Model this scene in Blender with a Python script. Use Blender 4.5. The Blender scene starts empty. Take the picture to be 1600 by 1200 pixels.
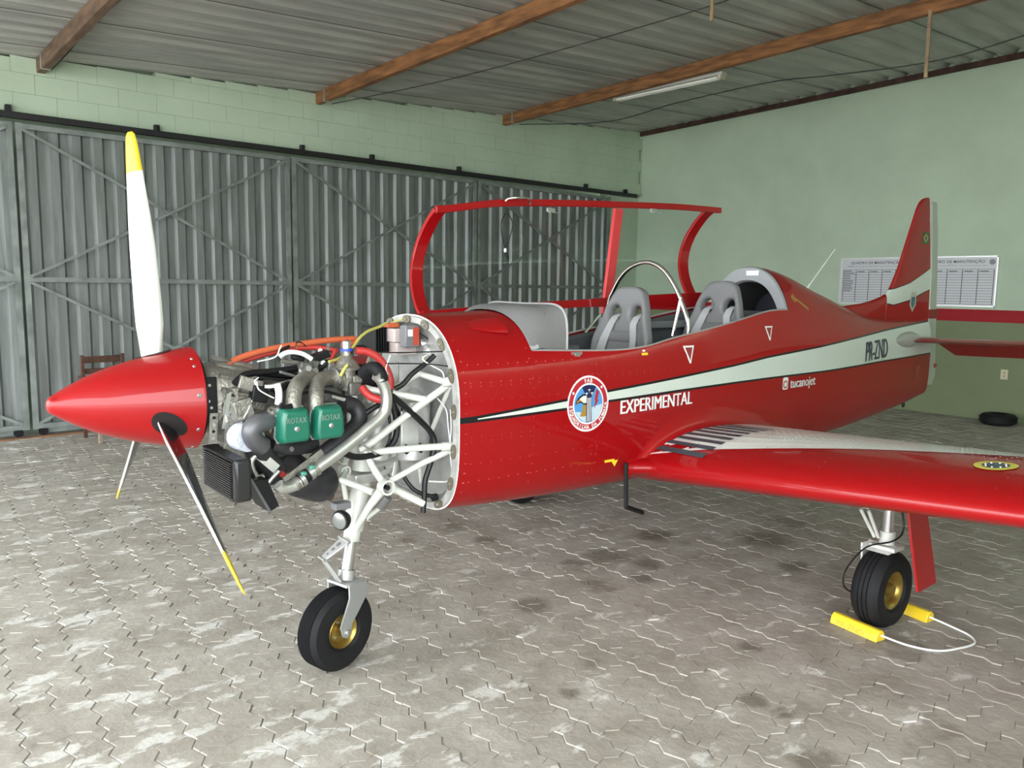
import bpy, bmesh, math, random
from mathutils import Vector, Matrix, noise
random.seed(7)
PI = math.pi
R = math.radians
S = bpy.context.scene
COL = S.collection
# ------------------------------------------------------------------ camera
H = 1.62
YAW, PITCH, ROLL, FPX = R(41.421), R(6.965), R(0.781), 1246.84
def cam_axes():
    cy, sy, cp, sp = math.cos(YAW), math.sin(YAW), math.cos(PITCH), math.sin(PITCH)
    fwd = Vector((sy*cp, cy*cp, -sp)); right = Vector((cy, -sy, 0)); up = right.cross(fwd)
    cr, sr = math.cos(ROLL), math.sin(ROLL)
    return right*cr+up*sr, -right*sr+up*cr, fwd
CR, CU, CF = cam_axes()
cd = bpy.data.cameras.new('camera'); cam = bpy.data.objects.new('camera', cd); COL.objects.link(cam)
cd.sensor_width = 36; cd.lens = FPX/1600*36; cd.clip_start = .05; cd.clip_end = 500
m = Matrix((CR, CU, -CF)).transposed().to_4x4(); m.translation = (0, 0, H); cam.matrix_world = m
S.camera = cam
# ------------------------------------------------------------------ world, light, exposure
w = bpy.data.worlds.new('sky'); S.world = w; w.use_nodes = True
bg = w.node_tree.nodes['Background']
bg.inputs[0].default_value = (.93, .97, 1, 1); bg.inputs[1].default_value = 9.5
S.view_settings.view_transform = 'Standard'; S.view_settings.look = 'None'
S.view_settings.gamma = 1; S.view_settings.use_curve_mapping = False
S.view_settings.exposure = 0.0

# ------------------------------------------------------------------ materials
MATS = {}
def mat(name, col, rough=.5, metal=0, coat=0, var=0, vscale=8, bump=0, bscale=60, stretch=None, emis=None, spec=None):
    if name in MATS: return MATS[name]
    M = bpy.data.materials.new(name); M.use_nodes = True; nt = M.node_tree
    b = nt.nodes['Principled BSDF']; L = nt.links
    b.inputs['Base Color'].default_value = (*col, 1); b.inputs['Roughness'].default_value = rough
    b.inputs['Metallic'].default_value = metal
    if coat: b.inputs['Coat Weight'].default_value = coat; b.inputs['Coat Roughness'].default_value = .04
    if spec is not None: b.inputs['Specular IOR Level'].default_value = spec
    if var or bump:
        tc = nt.nodes.new('ShaderNodeTexCoord'); mp = nt.nodes.new('ShaderNodeMapping')
        L.new(tc.outputs['Object'], mp.inputs[0])
        if stretch: mp.inputs['Scale'].default_value = stretch
        if var:
            n = nt.nodes.new('ShaderNodeTexNoise'); n.inputs['Scale'].default_value = vscale; n.inputs['Detail'].default_value = 5
            L.new(mp.outputs[0], n.inputs['Vector'])
            r = nt.nodes.new('ShaderNodeMapRange'); r.inputs[1].default_value = .3; r.inputs[2].default_value = .7
            r.inputs[3].default_value = 1-var; r.inputs[4].default_value = 1+var
            L.new(n.outputs[0], r.inputs[0])
            v = nt.nodes.new('ShaderNodeVectorMath'); v.operation = 'SCALE'; v.inputs[0].default_value = col
            L.new(r.outputs[0], v.inputs['Scale']); L.new(v.outputs[0], b.inputs['Base Color'])
        if bump:
            n2 = nt.nodes.new('ShaderNodeTexNoise'); n2.inputs['Scale'].default_value = bscale; n2.inputs['Detail'].default_value = 4
            L.new(mp.outputs[0], n2.inputs['Vector'])
            bp = nt.nodes.new('ShaderNodeBump'); bp.inputs['Strength'].default_value = bump; bp.inputs['Distance'].default_value = .01
            L.new(n2.outputs[0], bp.inputs['Height']); L.new(bp.outputs[0], b.inputs['Normal'])
    MATS[name] = M
    return M

RED = (.30, .001, .003)
M_red = mat('red_paint', RED, .45, coat=.5, spec=.22)
M_white = mat('white_paint', (.78, .80, .76), .3, coat=.4)
M_black = mat('black_paint', (.012, .012, .014), .35)
M_bladew = mat('blade_white', (.86, .87, .80), .35, coat=.3)
M_yellow = mat('yellow_paint', (.85, .60, .03), .4)
M_chrome = mat('polished_metal', (.75, .74, .72), .18, 1)
M_steel = mat('steel', (.55, .55, .54), .35, .9)
M_alu = mat('cast_aluminium', (.31, .295, .26), .48, .75, var=.25, vscale=20, bump=.4, bscale=90)
M_aluS = mat('sheet_aluminium', (.66, .66, .65), .38, .65, var=.22, vscale=9)
M_pipe = mat('satin_pipe', (.62, .62, .60), .32, .85)
M_wtube = mat('white_tube', (.60, .61, .56), .35, coat=.3)
M_rub = mat('rubber', (.008, .008, .009), .7, var=.3, vscale=30, spec=.3)
M_hose = mat('black_hose', (.006, .006, .007), .45, spec=.35)
M_dark = mat('dark_part', (.007, .007, .008), .5, spec=.3)
M_exh = mat('exhaust_dark', (.035, .035, .038), .5, .3, var=.3, vscale=15)
M_orange = mat('orange_sleeve', (.50, .10, .035), .6, bump=.3, bscale=200)
M_rhose = mat('red_hose', (.45, .035, .03), .45)
M_ytube = mat('yellow_fuel_tube', (.45, .42, .10), .3)
M_green = mat('green_rocker', (.008, .135, .085), .38, coat=.3)
M_gold = mat('gold_rim', (.40, .28, .07), .32, .85)
M_silver = mat('silver_paint', (.50, .50, .49), .38, .5)
M_vinyl = mat('grey_vinyl', (.17, .17, .175), .5, bump=.15, bscale=120)
M_cloth = mat('grey_cloth', (.17, .17, .168), .8, bump=.2, bscale=90)
M_belt = mat('belt', (.42, .43, .44), .7)
M_cock = mat('cockpit_grey', (.07, .075, .08), .7)
M_wood = mat('beam_wood', (.24, .105, .038), .75, var=.5, vscale=7, bump=.5, bscale=30, stretch=(3, .5, 3))
M_wood2 = mat('grey_wood', (.15, .09, .055), .75, var=.45, vscale=7, bump=.5, bscale=30, stretch=(3, .5, 3))
M_chair = mat('dark_wood', (.085, .04, .028), .5, var=.4, vscale=15)
M_rod = mat('rod_wood', (.30, .21, .12), .7, var=.3)
M_cable = mat('cable', (.03, .027, .025), .7)
M_iron = mat('door_frame_paint', (.235, .26, .245), .55, .35, var=.3, vscale=6)
M_track = mat('black_track', (.012, .012, .013), .5)
M_box = mat('grey_box', (.16, .16, .17), .5)
M_cream = mat('cream', (.62, .55, .36), .5)
M_tube_l = mat('lamp_tube', (.85, .85, .78), .25)
M_panelw = mat('board_white', (.62, .63, .66), .45)
M_ink = mat('ink', (.05, .055, .07), .6)
M_inkg = mat('ink_grey', (.25, .26, .28), .6)
M_rivet = mat('rivet', (.55, .12, .10), .25, .5)
M_rivetw = mat('rivet_white', (.85, .85, .85), .2, .6)

def galv(name, c1, c2, scale, stretch, rough=.5, metal=.45):
    M = mat(name, c1, rough, metal); nt = M.node_tree; L = nt.links; b = nt.nodes['Principled BSDF']
    tc = nt.nodes.new('ShaderNodeTexCoord'); mp = nt.nodes.new('ShaderNodeMapping'); mp.inputs['Scale'].default_value = stretch
    n = nt.nodes.new('ShaderNodeTexNoise'); n.inputs['Scale'].default_value = scale; n.inputs['Detail'].default_value = 6
    mx = nt.nodes.new('ShaderNodeMix'); mx.data_type = 'RGBA'
    mx.inputs[6].default_value = (*c1, 1); mx.inputs[7].default_value = (*c2, 1)
    mr = nt.nodes.new('ShaderNodeMapRange'); mr.inputs[1].default_value = .35; mr.inputs[2].default_value = .65
    L.new(tc.outputs['Object'], mp.inputs[0]); L.new(mp.outputs[0], n.inputs['Vector']); L.new(n.outputs[0], mr.inputs[0])
    L.new(mr.outputs[0], mx.inputs[0]); L.new(mx.outputs[2], b.inputs['Base Color'])
    return M
M_sheet = galv('door_sheet', (.27, .29, .285), (.19, .205, .195), 2.5, (6, 6, .6), .5, .5)
M_roof = galv('roof_sheet', (.50, .50, .46), (.38, .385, .36), 2.0, (.5, 3, 1), .55, .3)

def wall_mat(name, split):
    """painted wall; split=True adds the red band and the darker dado by height"""
    M = mat(name, (.36, .50, .35), .6, spec=.2); nt = M.node_tree; L = nt.links; b = nt.nodes['Principled BSDF']
    g = nt.nodes.new('ShaderNodeNewGeometry'); sx = nt.nodes.new('ShaderNodeSeparateXYZ'); L.new(g.outputs['Position'], sx.inputs[0])
    n = nt.nodes.new('ShaderNodeTexNoise'); n.inputs['Scale'].default_value = 1.1; n.inputs['Detail'].default_value = 7; n.inputs['Roughness'].default_value = .6
    L.new(g.outputs['Position'], n.inputs['Vector'])
    mr = nt.nodes.new('ShaderNodeMapRange'); mr.inputs[1].default_value = .35; mr.inputs[2].default_value = .65; mr.inputs[3].default_value = .93; mr.inputs[4].default_value = 1.06
    L.new(n.outputs[0], mr.inputs[0])
    col = None
    if split:
        rp = nt.nodes.new('ShaderNodeValToRGB'); rp.color_ramp.interpolation = 'CONSTANT'
        dv = nt.nodes.new('ShaderNodeMath'); dv.operation = 'DIVIDE'; dv.inputs[1].default_value = 5
        L.new(sx.outputs['Z'], dv.inputs[0]); L.new(dv.outputs[0], rp.inputs[0])
        e = rp.color_ramp.elements; e[0].position = 0; e[0].color = (.19, .225, .125, 1)
        e[1].position = 1.39/5; e[1].color = (.475, .575, .44, 1)
        k = e.new(1.245/5); k.color = (.33, .006, .012, 1)
        col = rp.outputs[0]
        rr = nt.nodes.new('ShaderNodeMath'); rr.operation = 'GREATER_THAN'; rr.inputs[1].default_value = 1.39; L.new(sx.outputs['Z'], rr.inputs[0])
        r2 = nt.nodes.new('ShaderNodeMapRange'); r2.inputs[3].default_value = .5; r2.inputs[4].default_value = .6
        L.new(rr.outputs[0], r2.inputs[0]); L.new(r2.outputs[0], b.inputs['Roughness'])
    v = nt.nodes.new('ShaderNodeVectorMath'); v.operation = 'SCALE'
    if col: L.new(col, v.inputs[0])
    else: v.inputs[0].default_value = (.475, .575, .44)
    L.new(mr.outputs[0], v.inputs['Scale'])
    # grime specks
    n3 = nt.nodes.new('ShaderNodeTexNoise'); n3.inputs['Scale'].default_value = 9; n3.inputs['Detail'].default_value = 8; n3.inputs['Roughness'].default_value = .75
    L.new(g.outputs['Position'], n3.inputs['Vector'])
    m3 = nt.nodes.new('ShaderNodeMapRange'); m3.inputs[1].default_value = .66; m3.inputs[2].default_value = .78; m3.inputs[4].default_value = .6 if not split else .25
    L.new(n3.outputs[0], m3.inputs[0])
    mx = nt.nodes.new('ShaderNodeMix'); mx.data_type = 'RGBA'; mx.inputs[7].default_value = (.10, .10, .07, 1)
    L.new(m3.outputs[0], mx.inputs[0]); L.new(v.outputs[0], mx.inputs[6]); L.new(mx.outputs[2], b.inputs['Base Color'])
    n2 = nt.nodes.new('ShaderNodeTexNoise'); n2.inputs['Scale'].default_value = 5; n2.inputs['Detail'].default_value = 8
    L.new(g.outputs['Position'], n2.inputs['Vector'])
    bp = nt.nodes.new('ShaderNodeBump'); bp.inputs['Strength'].default_value = .35; bp.inputs['Distance'].default_value = .01
    L.new(n2.outputs[0], bp.inputs['Height']); L.new(bp.outputs[0], b.inputs['Normal'])
    return M
M_wall = wall_mat('green_wall', False); M_wallr = wall_mat('green_wall_dado', True)

def paver_mat():
    M = mat('concrete_paver', (.3, .28, .25), .75); nt = M.node_tree; L = nt.links; b = nt.nodes['Principled BSDF']
    g = nt.nodes.new('ShaderNodeNewGeometry')
    def noi(scale, det=6, vec=None, rough=.6):
        n = nt.nodes.new('ShaderNodeTexNoise'); n.inputs['Scale'].default_value = scale; n.inputs['Detail'].default_value = det; n.inputs['Roughness'].default_value = rough
        L.new(vec or g.outputs['Position'], n.inputs['Vector']); return n.outputs[0]
    def rng(src, a, c, lo, hi):
        r = nt.nodes.new('ShaderNodeMapRange'); r.inputs[1].default_value = a; r.inputs[2].default_value = c; r.inputs[3].default_value = lo; r.inputs[4].default_value = hi
        L.new(src, r.inputs[0]); return r.outputs[0]
    def mix(f, a, c):
        x = nt.nodes.new('ShaderNodeMix'); x.data_type = 'RGBA'
        L.new(f, x.inputs[0])
        for i, v in ((6, a), (7, c)):
            if isinstance(v, tuple): x.inputs[i].default_value = (*v, 1)
            else: L.new(v, x.inputs[i])
        return x.outputs[2]
    mp = nt.nodes.new('ShaderNodeMapping'); mp.inputs['Rotation'].default_value = (0, 0, R(8)); mp.inputs['Scale'].default_value = (1, 1.8, 1)
    L.new(g.outputs['Position'], mp.inputs[0]); st = mp.outputs[0]
    base = mix(rng(noi(3.2), .38, .62, 0, 1), (.27, .245, .20), (.45, .425, .37))
    base = mix(rng(noi(14, 7), .35, .7, 0, 1), base, (.35, .32, .28))
    # pale worn patches, more of them on the left of the hangar floor
    sx = nt.nodes.new('ShaderNodeSeparateXYZ'); L.new(g.outputs['Position'], sx.inputs[0])
    band = rng(sx.outputs['X'], .8, 3.8, .045, -.03)
    pn = noi(4.2, 7, st, .62)
    ad = nt.nodes.new('ShaderNodeMath'); ad.operation = 'ADD'; L.new(pn, ad.inputs[0]); L.new(band, ad.inputs[1])
    base = mix(rng(ad.outputs[0], .585, .64, 0, .85), base, (.62, .61, .57))
    # brown oil stains
    n2 = noi(2.3, 4, None, .45); bs = rng(sx.outputs['X'], 1.2, 3.0, -.06, .03)
    a2 = nt.nodes.new('ShaderNodeMath'); a2.operation = 'ADD'; L.new(n2, a2.inputs[0]); L.new(bs, a2.inputs[1])
    base = mix(rng(a2.outputs[0], .66, .72, 0, .5), base, (.12, .095, .065))
    nv = nt.nodes.new('ShaderNodeTexNoise'); nv.inputs['Scale'].default_value = 6; nv.inputs['Detail'].default_value = 4; L.new(g.outputs['Position'], nv.inputs['Vector'])
    nd = nt.nodes.new('ShaderNodeVectorMath'); nd.operation = 'MULTIPLY_ADD'; nd.inputs[1].default_value = (.16, .16, 0); L.new(nv.outputs['Color'], nd.inputs[0]); L.new(g.outputs['Position'], nd.inputs[2])
    acc = None
    for (x, y, r) in ((3.56, 3.13, .16), (3.42, 2.74, .07), (3.64, 2.89, .10), (2.68, 2.87, .11), (3.17, 3.82, .09), (3.31, 3.16, .08), (2.71, 1.6, .06), (2.71, 1.48, .045), (2.52, 1.24, .09), (2.2, 2.1, .05), (3.13, 1.88, .05), (4.27, 2.3, .12), (4.1, 3.2, .15), (4.6, 2.7, .2)):
        dn = nt.nodes.new('ShaderNodeVectorMath'); dn.operation = 'DISTANCE'; dn.inputs[1].default_value = (x+.08, y+.08, 0); L.new(nd.outputs[0], dn.inputs[0])
        k_ = rng(dn.outputs['Value'], r*.55, r*1.15, .62, 0)
        if acc is None: acc = k_
        else:
            mm_ = nt.nodes.new('ShaderNodeMath'); mm_.operation = 'MAXIMUM'; L.new(acc, mm_.inputs[0]); L.new(k_, mm_.inputs[1]); acc = mm_.outputs[0]
    base = mix(acc, base, (.10, .08, .055))
    L.new(base, b.inputs['Base Color'])
    bp = nt.nodes.new('ShaderNodeBump'); bp.inputs['Strength'].default_value = .5; bp.inputs['Distance'].default_value = .012
    L.new(noi(16, 8), bp.inputs['Height']); L.new(bp.outputs[0], b.inputs['Normal'])
    return M
M_paver = paver_mat()
M_sand = mat('joint_sand', (.42, .40, .35), .9, var=.2, vscale=6)
M_yard = mat('yard_concrete', (.5, .49, .46), .9, var=.1, vscale=.5)

# ------------------------------------------------------------------ mesh helpers
class MB:
    def __init__(s): s.bm = bmesh.new(); s.mi = 0
    def face(s, pts):
        vs = [s.bm.verts.new(p) for p in pts]; f = s.bm.faces.new(vs); f.material_index = s.mi; return f
    def box(s, c, d, rot=None):
        hx, hy, hz = d[0]/2, d[1]/2, d[2]/2; c = Vector(c)
        P = [Vector((x, y, z)) for x in (-hx, hx) for y in (-hy, hy) for z in (-hz, hz)]
        if rot is not None: P = [rot @ p for p in P]
        V = [s.bm.verts.new(c+p) for p in P]
        for a in ((0, 1, 3, 2), (4, 6, 7, 5), (0, 4, 5, 1), (2, 3, 7, 6), (0, 2, 6, 4), (1, 5, 7, 3)):
            f = s.bm.faces.new([V[i] for i in a]); f.material_index = s.mi
        return s
    def tube(s, pts, r, n=8, cap=True, smooth=0):
        pts = [Vector(p) for p in pts]
        rs = list(r) if isinstance(r, (list, tuple)) else None
        if smooth and len(pts) > 2:
            out = []; ro = []
            for i in range(len(pts)-1):
                p0 = pts[max(i-1, 0)]; p1 = pts[i]; p2 = pts[i+1]; p3 = pts[min(i+2, len(pts)-1)]
                for k in range(smooth):
                    t = k/smooth; t2 = t*t; t3 = t2*t
                    out.append(.5*((2*p1)+(-p0+p2)*t+(2*p0-5*p1+4*p2-p3)*t2+(-p0+3*p1-3*p2+p3)*t3))
                    if rs: ro.append(rs[i]*(1-t)+rs[i+1]*t)
            out.append(pts[-1]); pts = out
            if rs: ro.append(rs[-1]); rs = ro
        rings = []; prev = None
        for i, p in enumerate(pts):
            d = (pts[min(i+1, len(pts)-1)]-pts[max(i-1, 0)]).normalized()
            if prev is None:
                u = d.orthogonal().normalized()
            else:
                u = (prev-d*prev.dot(d)).normalized()
            prev = u; v = d.cross(u); rr = rs[i] if rs else r
            rings.append([s.bm.verts.new(p+(u*math.cos(2*PI*k/n)+v*math.sin(2*PI*k/n))*rr) for k in range(n)])
        for a, c in zip(rings, rings[1:]):
            for k in range(n):
                f = s.bm.faces.new((a[k], a[(k+1) % n], c[(k+1) % n], c[k])); f.smooth = True; f.material_index = s.mi
        if cap:
            for rg in (rings[0][::-1], rings[-1]):
                f = s.bm.faces.new(rg); f.material_index = s.mi
        return s
    def lathe(s, prof, axis, org, n=24, cap=True):
        """prof: (distance along axis, radius)"""
        a = Vector(axis).normalized(); u = a.orthogonal().normalized(); v = a.cross(u); o = Vector(org); rings = []
        for t, r in prof:
            rings.append([s.bm.verts.new(o+a*t+(u*math.cos(2*PI*k/n)+v*math.sin(2*PI*k/n))*max(r, 1e-4)) for k in range(n)])
        for A, B in zip(rings, rings[1:]):
            for k in range(n):
                f = s.bm.faces.new((A[k], A[(k+1) % n], B[(k+1) % n], B[k])); f.smooth = True; f.material_index = s.mi
        if cap:
            for rg in (rings[0][::-1], rings[-1]):
                f = s.bm.faces.new(rg); f.material_index = s.mi
        return s
    def loft(s, rings, closed=True, cap=True, smooth=True):
        V = [[s.bm.verts.new(p) for p in r] for r in rings]; n = len(V[0])
        for a, b in zip(V, V[1:]):
            for k in range(n if closed else n-1):
                f = s.bm.faces.new((a[k], a[(k+1) % n], b[(k+1) % n], b[k])); f.smooth = smooth; f.material_index = s.mi
        if cap and closed:
            for rg in (V[0][::-1], V[-1]):
                f = s.bm.faces.new(rg); f.material_index = s.mi
        return s
    def prism(s, poly, vec):
        vec = Vector(vec); A = [s.bm.verts.new(Vector(p)) for p in poly]; B = [s.bm.verts.new(Vector(p)+vec) for p in poly]; n = len(A)
        for k in range(n):
            f = s.bm.faces.new((A[k], A[(k+1) % n], B[(k+1) % n], B[k])); f.material_index = s.mi
        for rg in (A[::-1], B):
            f = s.bm.faces.new(rg); f.material_index = s.mi
        return s
    def build(s, name, mats, parent=None, label=None, weld=False, bevel=0, sharp=40):
        if weld: bmesh.ops.remove_doubles(s.bm, verts=s.bm.verts, dist=1e-5)
        bmesh.ops.recalc_face_normals(s.bm, faces=s.bm.faces)
        me = bpy.data.meshes.new(name); s.bm.to_mesh(me); s.bm.free()
        for mm in (mats if isinstance(mats, (list, tuple)) else [mats]): me.materials.append(mm)
        o = bpy.data.objects.new(name, me); COL.objects.link(o)
        if parent is not None: o.parent = parent
        if label: o['label'] = label
        if bevel:
            b = o.modifiers.new('bevel', 'BEVEL'); b.width = bevel; b.segments = 2; b.limit_method = 'ANGLE'; b.angle_limit = R(sharp)
        try: me.set_sharp_from_angle(angle=R(sharp))
        except Exception: pass
        return o
def tag(o, label=None, cat=None, group=None, kind=None):
    if label: o['label'] = label
    if cat: o['category'] = cat
    if group: o['group'] = group
    if kind: o['kind'] = kind
    return o
def empty(name, loc=(0, 0, 0), rz=0):
    o = bpy.data.objects.new(name, None); COL.objects.link(o); o.location = loc; o.rotation_euler = (0, 0, rz); o.empty_display_size = .1; return o
def interp(x, T):
    if x <= T[0][0]: return T[0][1]
    for (a, b), (c, d) in zip(T, T[1:]):
        if x <= c: return b+(d-b)*(x-a)/(c-a)
    return T[-1][1]
def smoothT(x, T):
    """monotone-ish cubic through the table"""
    n = len(T)
    if x <= T[0][0]: return T[0][1]
    if x >= T[-1][0]: return T[-1][1]
    for i in range(n-1):
        if x <= T[i+1][0]: break
    def sl(k):
        if k <= 0: return (T[1][1]-T[0][1])/(T[1][0]-T[0][0])
        if k >= n-1: return (T[-1][1]-T[-2][1])/(T[-1][0]-T[-2][0])
        return (T[k+1][1]-T[k-1][1])/(T[k+1][0]-T[k-1][0])
    a, b = T[i], T[i+1]; h = b[0]-a[0]; t = (x-a[0])/h
    return (2*t**3-3*t**2+1)*a[1]+(t**3-2*t**2+t)*h*sl(i)+(-2*t**3+3*t**2)*b[1]+(t**3-t**2)*h*sl(i+1)

def ray(px, py): return CR*((px-800)/FPX)-CU*((py-600)/FPX)+CF
def on_plane(px, py, axis, val):
    d = ray(px, py); o = Vector((0, 0, H)); return o+d*((val-o[axis])/d[axis])
def text_mesh(txt, size, bold=.0, sx=1, shear=0, space=1, align='LEFT', res=3):
    """flat text as (verts, faces) in its own 2-D frame"""
    c = bpy.data.curves.new('t', 'FONT'); c.body = txt; c.size = size; c.offset = bold*size; c.shear = shear; c.space_character = space; c.align_x = align; c.resolution_u = res
    c.fill_mode = 'FRONT'
    o = bpy.data.objects.new('t', c); COL.objects.link(o); dg = bpy.context.evaluated_depsgraph_get()
    me = bpy.data.meshes.new_from_object(o.evaluated_get(dg))
    V = [(v.co.x*sx, v.co.y) for v in me.vertices]; F = [tuple(p.vertices) for p in me.polygons]
    bpy.data.objects.remove(o); bpy.data.curves.remove(c); bpy.data.meshes.remove(me)
    return V, F
def flat_obj(name, V3, F, material, parent, label=None):
    me = bpy.data.meshes.new(name); me.from_pydata([tuple(v) for v in V3], [], F); me.materials.append(material)
    o = bpy.data.objects.new(name, me); COL.objects.link(o)
    if parent is not None: o.parent = parent
    if label: o['label'] = label
    return o

# ================================================================== the setting
YW = 9.41; XW = 11.31
def roofz(x, y): return 3.72+.0565*x+.028*(YW-y)
# --- floor base and yard
b = MB(); b.face([(-2.6, -3.2, -.006), (XW+.2, -3.2, -.006), (XW+.2, YW+.3, -.006), (-2.6, YW+.3, -.006)])
floor = b.build('floor', M_sand); tag(floor, kind='structure')
b = MB(); b.face([(-60, -60, -.03), (60, -60, -.03), (60, 60, -.03), (-60, 60, -.03)])
tag(b.build('trim_1', M_yard), kind='structure')
# --- pavers: basket weave of zigzag-edged blocks
U = .1215; dA = R(-95.0); D = Vector((math.cos(dA), math.sin(dA))); N = Vector((-D.y, D.x))
ORG = D*(-2.848)+N*1.4100
def unit_edge(a, c, n=1):
    """zigzag on the lattice edge a->c (|a-c| = n units); same line whichever side uses it"""
    a = Vector(a); c = Vector(c); e = (c-a)/n; rev = (e.x+e.y) < 0; out = []
    for k in range(n):
        p = a+e*k; out.append(p)
        en = Vector((-e.y, e.x)); amp = .11
        if not rev: out += [p+e*.30+en*amp, p+e*.70-en*amp]
        else: out += [p+e*.30+en*amp, p+e*.70-en*amp]
    return out
def paver_poly(hor):
    wx, wy = (2, 1) if hor else (1, 2)
    P = unit_edge((0, 0), (wx, 0), wx)+unit_edge((wx, 0), (wx, wy), wy)+unit_edge((wx, wy), (0, wy), wx)+unit_edge((0, wy), (0, 0), wy)
    c = Vector((wx/2, wy/2)); return [p-c for p in P], c
def inset(P, d):
    out = []; n = len(P)
    for i in range(n):
        a, p, c = P[i-1], P[i], P[(i+1) % n]
        e1 = (p-a).normalized(); e2 = (c-p).normalized(); n1 = Vector((-e1.y, e1.x)); n2 = Vector((-e2.y, e2.x))
        k = (n1+n2)*(d/max(.5, (n1+n2).dot(n1))); out.append(p+Vector((k.x*.4, k.y*1.15)))   # cross joints are tighter than the long ones
    return out
def paver_geo(hor):
    P, c = paver_poly(hor); A = inset(P, .009); B = inset(P, .03)
    return [a*U for a in A], [q*U for q in B], c
def to_world2(v): return D*v.x+N*v.y
PG = {h: paver_geo(h) for h in (True, False)}
PM = {}
for h in (True, False):
    A, B, c = PG[h]; bm = bmesh.new()
    va = [bm.verts.new((*to_world2(a), -.005)) for a in A]; vb = [bm.verts.new((*to_world2(q), 0)) for q in B]; n = len(A)
    for k in range(n): bm.faces.new((va[k], va[(k+1) % n], vb[(k+1) % n], vb[k]))
    bm.faces.new(vb); me = bpy.data.meshes.new('paver'); bm.to_mesh(me); bm.free(); me.materials.append(M_paver); PM[h] = me
cells = []
for i in range(-30, 60):
    for j in range(-40, 60):
        if (i % 2) == 0:
            pass
        # 2x2-unit tiles
        tu, tv = i*2, j*2
        hor = ((i+j) % 2 == 0)
        parts = [(tu, tv), (tu, tv+1)] if hor else [(tu, tv), (tu+1, tv)]
        for a, bb in parts:
            ctr = Vector((a, bb))+PG[hor][2]; wpt = ORG+to_world2(ctr*U)
            if not (-2.5 < wpt.x < XW-.02 and -3 < wpt.y < YW-.02): continue
            q = Vector((wpt.x, wpt.y, 0))-Vector((0, 0, H)); z = q.dot(CF)
            if z < .5: continue
            sx_, sy_ = 800+FPX*q.dot(CR)/z, 600-FPX*q.dot(CU)/z
            if -150 < sx_ < 1750 and sy_ < 1330:
                vis = 0 <= sx_ <= 1600 and sy_ <= 1200
                cells.append((z+(0 if vis else 50), wpt.x, wpt.y, hor))
cells.sort()
rest = bmesh.new()
for idx, (z, x, y, h) in enumerate(cells):
    dz = random.uniform(-.0022, .0022); tx, ty = random.uniform(-.012, .012), random.uniform(-.012, .012)
    if idx < 300:
        o = bpy.data.objects.new('paver', PM[h]); o.location = (x, y, dz-.001); o.rotation_euler = (tx, ty, 0); COL.objects.link(o); o.parent = floor
    else:
        A, B, c = PG[h]
        f3 = lambda v, zz: (x+to_world2(v).x, y+to_world2(v).y, dz-.001+zz+to_world2(v).x*ty*-1+to_world2(v).y*tx)
        va = [rest.verts.new(f3(a, -.005)) for a in A]; vb = [rest.verts.new(f3(q, 0)) for q in B]; n = len(A)
        for k in range(n): rest.faces.new((va[k], va[(k+1) % n], vb[(k+1) % n], vb[k]))
        rest.faces.new(vb)
me = bpy.data.meshes.new('pavers'); rest.to_mesh(me); rest.free(); me.materials.append(M_paver)
o = bpy.data.objects.new('pavers', me); COL.objects.link(o); o.parent = floor; o['kind'] = 'stuff'

# --- back wall with the sliding doors
XD1 = 10.52
wb = MB(); wb.box(((XD1+XW)/2, YW+.16, 2.1), (XW-XD1, .2, 4.2))
wb.box(((XD1-3.5)/2-.0, YW+.24, 3.9), (XD1+3.5, .1, 1.3))
wb.box((3.5, YW+.45, 2.2), (16, .05, 4.6))  # unseen backing sheet, added to stop daylight leaking through the door gaps
wall_b = wb.build('wall_back', M_wall); tag(wall_b, kind='structure')
row = 0; z = 3.27
while z < 4.4:
    x = -3.4+(.2 if row % 2 else 0)
    while x < XD1+.6:
        x1 = min(x+.3885, XW-.005); zt = min(z+.1915, roofz((x+x1)/2, YW)-.01)
        if zt-z > .03 and x1-x > .05:
            bk = MB(); yy = YW+random.uniform(-.0015, .0015)
            bk.box(((x+x1)/2, yy+.095, (z+zt)/2), (x1-x, .19, zt-z))
            bk.build('block', M_wall, wall_b, bevel=.002)
        x += .39
    z += .193; row += 1
# right wall
wr = MB(); wr.box((XW+.1, 3.15, 2.5), (.2, 12.9, 5.0)); tag(wr.build('wall_right', M_wallr), kind='structure')
wf = MB(); wf.box((6.0, -3.2, 2.5), (11.0, .2, 5.0)); tag(wf.build('wall_front_unseen', M_wall), kind='structure')  # unseen wall, added and sized to hold back light from the front
# vertical conduit in the corner strip of the back wall
b = MB(); b.box((10.86, YW+.055, 3.72), (.012, .012, 1.0)); tag(b.build('trim_2', M_wall), kind='structure')

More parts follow.
